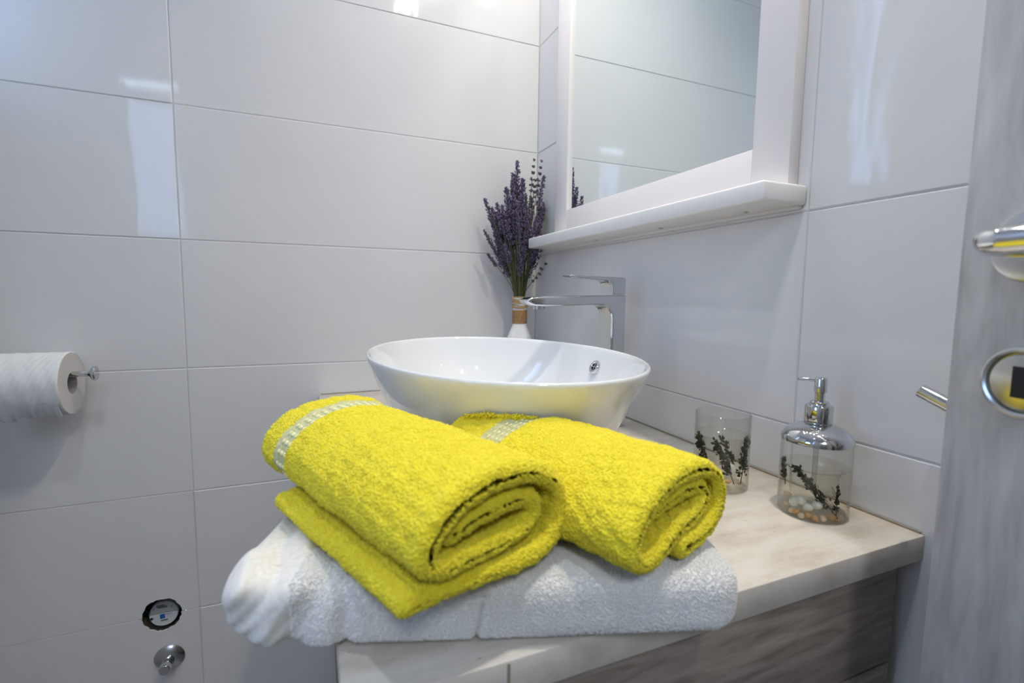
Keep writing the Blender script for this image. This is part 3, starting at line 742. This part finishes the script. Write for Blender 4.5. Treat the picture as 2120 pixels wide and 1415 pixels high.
def dispenser():
    dx, dy = -0.063, -0.945; R = 0.0385
    t = thing('soap_dispenser', 'clear soap dispenser with chrome pump, set-in twig, shells and pebbles', 'soap dispenser', (dx, dy, ZC))
    bm = bmnew(); lathe(bm, [(0.034, 0.0005), (R - 0.002, 0.0008), (R, 0.003), (R, 0.060), (R - 0.0004, 0.092)], 72, cap1=False); obj('outer_wall', bm, GLASS, t, smooth=True)
    bm = bmnew(); lathe(bm, [(R - 0.0012, 0.003), (R - 0.0012, 0.0600), (R - 0.003, 0.0605)], 72, cap1=False); obj('gel_filling', bm, GEL, t, smooth=True)
    bm = bmnew(); lathe(bm, [(R - 0.0015, 0.0615), (R - 0.004, 0.059), (R - 0.009, 0.057), (R - 0.012, 0.050), (R - 0.013, 0.024), (0.001, 0.021)], 64, cap0=False); obj('inner_cup', bm, GLASS, t, smooth=True)
    bm = bmnew(); lathe(bm, [(0.0028, 0.024), (0.0028, 0.094)], 20); obj('dip_tube', bm, thin_glass('clear_tube', (0.85, 0.87, 0.88), 1.4, 0.5), t, smooth=True)
    p = thing_child('pump', t)
    bm = bmnew(); lathe(bm, [(R + 0.0003, 0.0905), (R + 0.0006, 0.0935), (R - 0.0002, 0.0965), (R - 0.004, 0.1025), (R - 0.012, 0.1075), (0.020, 0.1105), (0.014, 0.1125), (0.001, 0.1127)], 72, cap0=False); obj('shoulder', bm, CHROME, p, smooth=True)
    bm = bmnew(); lathe(bm, [(0.0145, 0.1125), (0.0152, 0.1135), (0.0152, 0.133), (0.0145, 0.1345), (0.0110, 0.1350), (0.0105, 0.1362), (0.0105, 0.1385), (0.0095, 0.1395), (0.0055, 0.1397), (0.0055, 0.151)], 48, cap0=False); obj('collar', bm, CHROME, p, smooth=True)
    bm = bmnew(); lathe(bm, [(0.0055, 0.150), (0.0068, 0.1508), (0.0068, 0.1672), (0.0060, 0.1685), (0.0005, 0.1688)], 32); obj('pump_head', bm, CHROME, p, smooth=True)
    n, r = view_frame(dx, dy)
    left = r if r.dot(R_) < 0 else -r
    bm = bmnew(); A = Vector((0, 0, 0.1650)); tube(bm, [A, A + left*0.016 + Vector((0, 0, 0.0)), A + left*0.0235 + Vector((0, 0, -0.0005))], [0.0026, 0.0021, 0.0020], n=16)
    obj('nozzle', bm, CHROME, p, smooth=True)
    bm = bmnew(); tube(bm, [A + left*0.0232 + Vector((0, 0, -0.0005)), A + left*0.0240 + Vector((0, 0, -0.0006))], 0.0018, n=12, smooth=False); obj('nozzle_tip', bm, DARKM, p)
    def Q(u, d, z): return (-left*u + n*d) + Vector((0, 0, z))
    twig(t, Q(0.026, 0.024, 0.007), Q(-0.020, 0.027, 0.060), 170, 0.0056, 21, 0.0058, 0.0365)
    twig(t, Q(0.024, 0.026, 0.008), Q(0.024, 0.020, 0.040), 30, 0.006, 22, 0.003, 0.0365)
    twig(t, Q(-0.030, 0.006, 0.030), Q(-0.034, -0.004, 0.058), 40, 0.006, 23, 0.003, 0.0365)
    spots = [(-0.026, 0.021, 0.024, SHELLP), (-0.026, 0.020, 0.012, SHELLP), (-0.015, 0.029, 0.007, SHELL), (-0.003, 0.032, 0.007, SHELL), (0.012, 0.031, 0.006, SHELLP), (0.021, 0.026, 0.008, SHELL), (-0.020, 0.026, 0.006, SHELLP), (0.004, 0.033, 0.005, SHELL), (0.028, 0.018, 0.006, SHELLP), (-0.010, 0.031, 0.004, SHELLP)]
    for k, (u, d, z, m_) in enumerate(spots):
        stone_obj('shell', t, Q(u, d, z), (0.0048, 0.0038, 0.0034), m_, 70 + k, 'shell')
    for k, (u, d, z) in enumerate([(-0.012, 0.026, 0.020), (-0.004, 0.027, 0.014), (-0.018, 0.022, 0.016), (0.006, 0.024, 0.019)]):
        stone_obj('pebble', t, Q(u, d, z), (0.008, 0.006, 0.0052), PEBBLE, 90 + k)
def thing_child(name, parent):
    o = bpy.data.objects.new(name, None); COL.objects.link(o); o.parent = parent; o.empty_display_size = 0.01
    return o
dispenser()

# ------------------------------------------------------------------ door open against the right wall, with handle; wall rail behind it
def door():
    ux = Vector((-0.195, -0.981, 0)).normalized(); nx = Vector((-ux.y*-1, 0, 0))
    ang = math.atan2(ux.y, ux.x)           # local +x runs from the free edge to the hinge
    t = bpy.data.objects.new('door_1', None); COL.objects.link(t); struct(t)
    t.location = (-0.143, -1.107, 0); t.rotation_euler = (0, 0, ang)
    # local -y is the side the camera sees?  n = (-0.98, .195)
    loc_n = Matrix.Rotation(-ang, 3, 'Z') @ Vector((-0.981, 0.195, 0)); s = 1 if loc_n.y > 0 else -1
    bm = bmnew(); box(bm, 0.0, 0.80, min(0, -s*0.040), max(0, -s*0.040), 0.008, 2.03, 0.0012)
    obj('leaf', bm, OAKL, t, smooth=True)
    boxo('latch_plate', STEEL, (-0.0022, 0.0005, -0.028 if s > 0 else 0.012, -0.012 if s > 0 else 0.028, 1.155, 1.19), t)
    hd = thing_child('lever_handle', t)
    hz = 1.153; hx = 0.0505
    def P(u, off, z): return Vector((u, s*off, z))
    bm = bmnew(); lathe(bm, [(0.0265, 0), (0.0265, s*0.0055), (0.0255, s*0.0075), (0.0235, s*0.0082), (0.0120, s*0.0084)], 64, hx, hz, 'y')
    obj('rose', bm, STEEL, hd, smooth=True)
    bm = bmnew(); tube(bm, [P(hx, 0.008, hz), P(hx, 0.030, hz), P(hx, 0.043, hz), P(hx + 0.004, 0.0515, hz), P(hx + 0.013, 0.0555, hz), P(hx + 0.03, 0.056, hz), P(hx + 0.12, 0.056, hz)], 0.0092, n=28, sub=8)
    obj('lever', bm, CHROME, hd, smooth=True)
    es = thing_child('key_escutcheon', t)
    kz = 1.0545; kx = 0.0525
    bm = bmnew(); R_out = 0.0265
    prof = [(R_out, 0.0), (R_out, 0.0045), (0.0258, 0.0062), (0.0240, 0.0068), (0.0224, 0.0060), (0.0214, 0.0030), (0.0205, 0.0028)]
    lathe(bm, [(r_, s*o_) for r_, o_ in prof], 64, kx, kz, 'y', cap0=False, cap1=False)
    obj('ring', bm, STEEL, es, smooth=True)
    bm = bmnew(); lathe(bm, [(0.0206, s*0.0005), (0.0206, s*0.0045), (0.0198, s*0.0057), (0.0188, s*0.0060)], 64, kx, kz, 'y'); obj('plate', bm, STEEL, es, smooth=True)
    bm = bmnew(); box(bm, kx - 0.0058, kx + 0.0058, min(s*0.0058, s*0.0064), max(s*0.0058, s*0.0064), kz - 0.0115, kz + 0.0115, 0.0)
    obj('keyhole', bm, DARKM, es)
door()
t = thing('wall_towel_hook', 'slim chrome peg on the right wall beside the open door', 'hook', (0, -1.09, 1.0))
bm = bmnew(); tube(bm, [(-0.052, 0.047, 0.0200), (-0.052, 0.0, 0.0005), (-0.052, -0.035, -0.0140)], 0.0070, n=20, sub=6); obj('peg', bm, CHROME, t, smooth=True)
bm = bmnew(); tube(bm, [(-0.0008, -0.034, -0.0166), (-0.052, -0.034, -0.0166)], 0.006, n=20, smooth=False); obj('arm', bm, CHROME, t, smooth=True)
bm = bmnew(); lathe(bm, [(0.018, -0.0008), (0.018, -0.006), (0.0005, -0.007)], 32, -0.034, -0.0166, 'x', cap0=False); obj('wall_rose', bm, CHROME, t, smooth=True)

# ------------------------------------------------------------------ towels
def pile_nodes(name, mat, density, length, rad):
    ng = bpy.data.node_groups.new(name, 'GeometryNodeTree')
    ng.interface.new_socket('Geometry', in_out='INPUT', socket_type='NodeSocketGeometry')
    ng.interface.new_socket('Geometry', in_out='OUTPUT', socket_type='NodeSocketGeometry')
    n, l = ng.nodes, ng.links
    gi = n.new('NodeGroupInput'); go = n.new('NodeGroupOutput')
    at = n.new('GeometryNodeInputNamedAttribute'); at.data_type = 'FLOAT'; at.inputs['Name'].default_value = 'pile'
    mu = n.new('ShaderNodeMath'); mu.operation = 'MULTIPLY'; mu.inputs[1].default_value = density
    l.new([s for s in at.outputs if s.enabled and s.name == 'Attribute'][0], mu.inputs[0])
    dp = n.new('GeometryNodeDistributePointsOnFaces'); dp.distribute_method = 'RANDOM'
    l.new(gi.outputs[0], dp.inputs['Mesh']); l.new(mu.outputs[0], dp.inputs['Density'])
    ico = n.new('GeometryNodeMeshIcoSphere'); ico.inputs['Radius'].default_value = 1.0; ico.inputs['Subdivisions'].default_value = 1
    tf = n.new('GeometryNodeTransform'); tf.inputs['Scale'].default_value = (rad, rad, length*0.5); tf.inputs['Translation'].default_value = (0, 0, length*0.22)
    l.new(ico.outputs['Mesh'], tf.inputs['Geometry'])
    ss = n.new('GeometryNodeSetShadeSmooth'); l.new(tf.outputs[0], ss.inputs[0])
    sm = n.new('GeometryNodeSetMaterial'); sm.inputs['Material'].default_value = mat; l.new(ss.outputs[0], sm.inputs[0])
    ip = n.new('GeometryNodeInstanceOnPoints'); l.new(dp.outputs['Points'], ip.inputs['Points']); l.new(sm.outputs[0], ip.inputs['Instance'])
    l.new(dp.outputs['Rotation'], ip.inputs['Rotation'])
    rs = n.new('FunctionNodeRandomValue'); rs.data_type = 'FLOAT'; rs.inputs[2].default_value = 0.6; rs.inputs[3].default_value = 1.25
    l.new(rs.outputs[1], ip.inputs['Scale'])
    rv = n.new('FunctionNodeRandomValue'); rv.data_type = 'FLOAT_VECTOR'; rv.inputs[0].default_value = (-0.95, -0.95, -3.1); rv.inputs[1].default_value = (0.95, 0.95, 3.1)
    ri = n.new('GeometryNodeRotateInstances'); l.new(ip.outputs[0], ri.inputs['Instances']); l.new(rv.outputs[0], ri.inputs['Rotation'])
    l.new(ri.outputs[0], go.inputs[0]); return ng
PILE_Y = pile_nodes('yellow_pile', YEL, 260000, 0.0056, 0.00115)
PILE_W = pile_nodes('white_pile', WHT, 800000, 0.0023, 0.00060)
def add_pile(o, parent, ng):
    q = bpy.data.objects.new('terry_pile', o.data); COL.objects.link(q); q.parent = parent; q['kind'] = 'stuff'
    md = q.modifiers.new('pile', 'NODES'); md.node_group = ng
def set_attr(o, vals):
    a = o.data.attributes.new('pile', 'FLOAT', 'POINT'); a.data.foreach_set('value', np.asarray(vals, dtype=np.float32))
def fbm(P, sc, seed=0):
    out = np.empty(len(P))
    for i, p in enumerate(P): out[i] = noise.noise(Vector((p[0]*sc + seed, p[1]*sc, p[2]*sc)))
    return out
def cheap_noise(P, sc, seed):
    """smooth pseudo-noise from summed sines, fast on arrays"""
    r = np.random.default_rng(seed); o = np.zeros(len(P))
    for k in range(9):
        d = r.normal(size=3); d /= np.linalg.norm(d); f = sc*r.uniform(0.6, 1.7)
        o += np.sin(P @ d*f + r.uniform(0, 6.28))
    return o/9*1.8

def clear_basin(x, y, z):
    """cloth pressed against the basin gives way: points inside the bowl's outline move out to it"""
    hz = np.array([-0.1, 0.0035, 0.014, 0.036, 0.067, 0.102, 0.134, 0.154, 0.168]); sc = np.array([0.53, 0.565, 0.62, 0.70, 0.79, 0.87, 0.935, 0.975, 0.997])
    k = np.interp(z - ZC, hz, sc)*1.02
    dx, dy = x - SC[0], y - SC[1]; e = np.sqrt((dx/0.2035)**2 + (dy/0.294)**2)/k
    f = np.where(e < 1, 1/np.maximum(e, 1e-3), 1.0)
    f = np.where(z > ZC + 0.18, 1.0, f)
    return SC[0] + dx*f, SC[1] + dy*f
def roll_towel(label, origin, a, c, curve, thick, L, tail, band, seed, bstart=0.0, wide=1.0):
    """terry towel rolled up: curve is the cross-section centre line (across, up), swept along a"""
    t = thing('rolled_towel', label, 'towel', (*origin, origin_z), group='yellow rolled towels')
    C = np.array([(p[0], p[1]) for p in crom([(x*wide, y, 0) for x, y in curve], 14)])
    seg = np.r_[0, np.cumsum(np.hypot(*np.diff(C, axis=0).T))]; tot = seg[-1]
    ns = int(tot/0.0028); s = np.linspace(0, tot, ns)
    Cx, Cz = np.interp(s, seg, C[:, 0]), np.interp(s, seg, C[:, 1])
    k = 3; ker = np.ones(2*k + 1)/(2*k + 1)
    pad = lambda q: np.convolve(np.r_[q[0]*np.ones(k), q, q[-1]*np.ones(k)], ker, 'valid')
    Cx[2:-2] = pad(Cx)[2:-2]; Cz[2:-2] = pad(Cz)[2:-2]
    Tx, Tz = np.gradient(Cx), np.gradient(Cz); ln = np.hypot(Tx, Tz); Nx, Nz = -Tz/ln, Tx/ln
    nv = int(L/0.0030)
    # closed loop around the ribbon in (s, side): out over +N, back over -N, with round ends
    h = thick/2
    prof = []
    for i in range(ns): prof.append((i, 1.0, 0.0))
    for th in np.linspace(80, -80, 7): prof.append((ns - 1, math.sin(math.radians(th)), math.cos(math.radians(th))))
    for i in range(ns - 1, -1, -1): prof.append((i, -1.0, 0.0))
    for th in np.linspace(-80, 80, 7): prof.append((0, math.sin(math.radians(th)), -math.cos(math.radians(th))))
    I = np.array([p[0] for p in prof]); sd = np.array([p[1] for p in prof]); ex = np.array([p[2] for p in prof])
    tx, tz = Tx/ln, Tz/ln
    # v stations with rounded hems (thickness closes at both ends)
    vv = np.linspace(0, 1, nv); ve = np.minimum(vv, 1 - vv)*L; rr_ = h
    vv = np.r_[[0]*5, vv, [1]*5]
    shr = np.r_[[math.sin(math.radians(x)) for x in (8, 25, 45, 62, 78)], np.ones(nv), [math.sin(math.radians(x)) for x in (78, 62, 45, 25, 8)]]
    ext = np.r_[[-math.cos(math.radians(x)) for x in (8, 25, 45, 62, 78)], np.zeros(nv), [math.cos(math.radians(x)) for x in (78, 62, 45, 25, 8)]]
    sN = s[I]/tot
    U = Cx[I][:, None] + (Nx[I]*sd*h)[:, None]*shr[None] + (tx[I]*ex*h)[:, None]*shr[None]
    W = Cz[I][:, None] + (Nz[I]*sd*h)[:, None]*shr[None] + (tz[I]*ex*h)[:, None]*shr[None]
    f0, f1, dl = tail     # tail: front shift, back shift, length (fraction of s) over which it fades
    fade = np.clip(1 - sN/dl, 0, 1)
    fade = fade*fade*(3 - 2*fade)
    # inner turns sit a little deeper than the outer one at the ends
    ins = 0.010*np.clip((sN - 0.55)/0.45, 0, 1)
    wob = 0.003*np.sin(sN*9 + seed)
    v0 = f0*fade + ins + wob; v1 = L + f1*fade - ins*0.4 + wob
    V = v0[:, None] + (v1 - v0)[:, None]*vv[None] + ext[None]*h*0.8
    # thinner at the woven border, fuller beside it
    bp = (vv*L)[None]*np.ones_like(U)
    inb = np.exp(-((bp - (band[0] + band[1])/2)/((band[1] - band[0])*0.5))**6)*(sN[:, None] > bstart)
    U = U - inb*(Nx[I]*sd)[:, None]*0.0022; W = W - inb*(Nz[I]*sd)[:, None]*0.0022
    if tail[0] or tail[1]:
        pass
    P = np.stack([U, V, W], -1).reshape(-1, 3)
    nrm = np.stack([(Nx[I]*sd)[:, None]*np.ones_like(U), 0*U, (Nz[I]*sd)[:, None]*np.ones_like(U)], -1).reshape(-1, 3)
    d = 0.0018*cheap_noise(P, 60, seed) + 0.0012*cheap_noise(P, 420, seed + 1) + 0.0008*cheap_noise(P, 800, seed + 2)
    d *= (1 - 0.75*inb.ravel())
    P = P + nrm*d[:, None]
    # droop: the roll sags towards its ends and gets slightly wider in the middle
    vn = P[:, 1]/L
    Wd = P[:, 0]*c[0] + P[:, 1]*a[0]; Wy = P[:, 0]*c[1] + P[:, 1]*a[1]
    zz = P[:, 2] - 0.0030*np.clip(1 - vn*5, 0, 1)*np.clip(P[:, 2]/0.08, 0, 1)
    nu, nvv = U.shape
    Wd, Wy = clear_basin(Wd + origin[0], Wy + origin[1], zz + origin_z); Wd = Wd - origin[0]; Wy = Wy - origin[1]
    V3 = np.stack([Wd, Wy, zz], -1)
    iu = np.arange(nu); iv = np.arange(nvv - 1); A, B = np.meshgrid(iu, iv, indexing='ij'); A2 = (A + 1) % nu
    F = np.stack([A*nvv + B, A*nvv + B + 1, A2*nvv + B + 1, A2*nvv + B], -1).reshape(-1, 4)
    bm_ = inb[A, B].ravel() > 0.5
    # terry body and woven border as two parts
    o = rawmesh('terry_cloth', V3, F[~bm_], YEL, t); set_attr(o, np.ones(len(o.data.vertices)))
    add_pile(o, t, PILE_Y)
    Fb = F[bm_]; ids, inv = np.unique(Fb, return_inverse=True)
    ob = rawmesh('woven_border', V3[ids], inv.reshape(Fb.shape), YBAND, t)
    # ribs of dashes on the border: four rows running around the roll
    bm = bmnew(); rows = 4
    for r_ in range(rows):
        tv = (band[0] + (band[1] - band[0])*(r_ + 0.9)/(rows + 0.8))/L
        j = 5 + int(tv*(nv - 1))
        for i in range(int(bstart*ns) + 2, ns - 2, 3):
            io = 2*ns + 6 - i; p = Vector(V3[io*nvv + j]); q_ = Vector(V3[(io - 1)*nvv + j]); dd = (q_ - p); n3 = -Vector((Nx[i]*c[0], Nx[i]*c[1], Nz[i]))
            side = dd.cross(n3).normalized()
            m = p + n3*0.0006
            mt = Matrix((( dd.normalized().x, side.x, n3.x, m.x), (dd.normalized().y, side.y, n3.y, m.y), (dd.normalized().z, side.z, n3.z, m.z), (0, 0, 0, 1))) @ Matrix.Diagonal((0.0031, 0.0015, 0.0014, 1))
            bmesh.ops.create_icosphere(bm, subdivisions=1, radius=1, matrix=mt)
    rb = obj('border_ribs', bm, YRIB, t, smooth='all'); rb['kind'] = 'stuff'
    return t
origin_z = 0.9105
curveA = [(-0.073, 0.008), (-0.05, 0.0085), (0.0, 0.0085), (0.040, 0.0095), (0.061, 0.019), (0.069, 0.038), (0.063, 0.058), (0.044, 0.0715), (0.014, 0.0775), (-0.018, 0.0750), (-0.044, 0.0655), (-0.061, 0.050), (-0.0645, 0.0375), (-0.056, 0.0285), (-0.030, 0.0265), (0.004, 0.0275), (0.030, 0.0305), (0.042, 0.0380), (0.042, 0.0475), (0.030, 0.0545), (0.006, 0.0555), (-0.020, 0.0520), (-0.041, 0.0465)]
roll_towel('yellow rolled towel nearest the camera on the left, its corner flap spread below', (-0.513, -1.028), (-0.372, 0.928), (0.928, 0.372), curveA, 0.0172, 0.282, (0.010, -0.062, 0.22), (0.222, 0.250), 3, 0.2, 0.93)
curveB = [(-0.004, 0.0072), (0.024, 0.0072), (0.048, 0.0125), (0.0605, 0.027), (0.0595, 0.045), (0.045, 0.0590), (0.018, 0.0655), (-0.012, 0.0635), (-0.040, 0.0540), (-0.060, 0.0385), (-0.0640, 0.0240), (-0.056, 0.0130), (-0.036, 0.0110), (-0.008, 0.0225), (0.020, 0.0250), (0.038, 0.0335), (0.038, 0.0430), (0.024, 0.0485), (0.0, 0.0460), (-0.026, 0.0385), (-0.043, 0.0305)]
origin_z = 0.9085
roll_towel('yellow rolled towel on the right, in front of the soap dispenser', (-0.362, -1.042), (-0.33, 0.944), (0.944, 0.33), curveB, 0.0158, 0.248, (0.0, 0.0, 0.12), (0.164, 0.194), 11, 0.0, 1.07)

def white_towel():
    t = thing('folded_towel', 'thick white folded terry towel lying under the two yellow rolls', 'towel', (-0.50, -1.0, ZC))
    e = np.array([0.948, -0.318]); n = np.array([0.318, 0.948]); o0 = np.array([-0.710, -0.952])   # near left corner
    LX, LY, H = 0.414, 0.215, 0.056
    nu, nw = 300, 210
    # closed section in (depth y, z): superellipse swept along x with rounded ends
    u = np.linspace(0, 1, nu)[:, None]; th = np.linspace(0, 2*PI, nw, endpoint=False)[None]
    ee = 0.20
    cy = np.sign(np.cos(th))*np.abs(np.cos(th))**ee; cz = np.sign(np.sin(th))*np.abs(np.sin(th))**0.55
    x = u*LX
    # end rounding
    rl, rr_ = 0.032, 0.035
    sh = np.ones_like(x)
    sh = np.where(x < rl, np.sqrt(np.clip(1 - (1 - x/rl)**2, 0, 1)), sh)
    sh = np.where(x > LX - rr_, np.sqrt(np.clip(1 - ((x - LX + rr_)/rr_)**2, 0, 1)), sh)
    shz = np.maximum(sh, 0.0)**0.9
    half = LY/2 - 0.055*(1 - sh)
    yy = LY/2 + cy*half
    hh = H*(0.93 + 0.10*np.exp(-((x - 0.10)/0.07)**2))
    zz = hh/2 + cz*hh/2*shz - (1 - shz)*hh*0.10
    X = np.broadcast_to(x, yy.shape)
    P = np.stack([X, yy, zz], -1).reshape(-1, 3)
    X, Y, Z = P.T
    top = np.clip((Z/H - 0.25)/0.5, 0, 1)
    near = np.clip(1 - Y/0.16, 0, 1)
    # satin border on the left with fanned folds, puckered terry beside it
    left = np.clip(1 - X/0.13, 0, 1)
    fan = np.sin((X*0.85 + Y*0.50 - Z*0.4)*190 + 1.8*np.sin(Y*26 + 3*Z/H))*0.0046*np.clip(1 - X/0.105, 0, 1)**0.5 + np.sin((X*1.1 + Y*0.30 - Z*0.9)*420 + 2*np.sin(Y*40))*0.0012*np.clip(1 - X/0.09, 0, 1)
    puck = cheap_noise(np.stack([X, Y*0.6, Z], -1), 110, 5)*0.0038*np.exp(-((X - 0.125)/0.05)**2)
    soft = cheap_noise(P, 34, 9)*0.0022
    nr = np.stack([np.zeros_like(X), (Y - LY/2)/(LY/2)*(np.abs(Y - LY/2) > LY/2 - 0.03), (Z - H/2)/(H/2)], -1)
    nr /= np.linalg.norm(nr, axis=1)[:, None] + 1e-6
    bottom = (Z < 0.010)
    d = (fan + puck + soft)*np.where(bottom & (X > 0.08), 0.0, 1.0)
    d -= 0.0045*np.exp(-((X - 0.195 - 0.01*(Z/H))/0.0022)**2)*near*(Z < H*0.75)       # crease on the near side
    groove = 0.0035*np.exp(-((X - 0.100 - 0.10*(Y))/0.006)**2); d -= groove
    P = P + nr*d[:, None]
    X, Y, Z = P.T
    wx = o0[0] + e[0]*X + n[0]*Y + 0.5; wy = o0[1] + e[1]*X + n[1]*Y + 1.0
    Z = np.maximum(Z, 0.0015) if True else Z
    over = np.clip((-0.62 - (wx - 0.5))/0.05, 0, 1)
    Z = Z + over*0.002
    cx_, cy_ = clear_basin(wx - 0.5, wy - 1.0, Z + ZC); wx, wy = cx_ + 0.5, cy_ + 1.0
    V = np.stack([wx, wy, Z], -1)
    # close the ends
    iu = np.arange(nu - 1); iv = np.arange(nw); A, B = np.meshgrid(iu, iv, indexing='ij'); B2 = (B + 1) % nw
    F = np.stack([A*nw + B, A*nw + B2, (A + 1)*nw + B2, (A + 1)*nw + B], -1).reshape(-1, 4)
    xm = P[:, 0][F].mean(1); ym = P[:, 1][F].mean(1)
    sat = xm - 0.10*ym < 0.062
    o = rawmesh('terry_cloth', V, F[~sat], WHT, t)
    me = o.data; a = me.attributes.new('pile', 'FLOAT', 'POINT')
    co = np.empty(len(me.vertices)*3, dtype=np.float32); me.vertices.foreach_get('co', co); co = co.reshape(-1, 3)
    a.data.foreach_set('value', np.clip((co[:, 2] - 0.003)/0.004, 0, 1).astype(np.float32))
    add_pile(o, t, PILE_W)
    Fs = F[sat]; ids, inv = np.unique(Fs, return_inverse=True)
    rawmesh('woven_border', V[ids], inv.reshape(Fs.shape), WSAT, t)
white_towel()
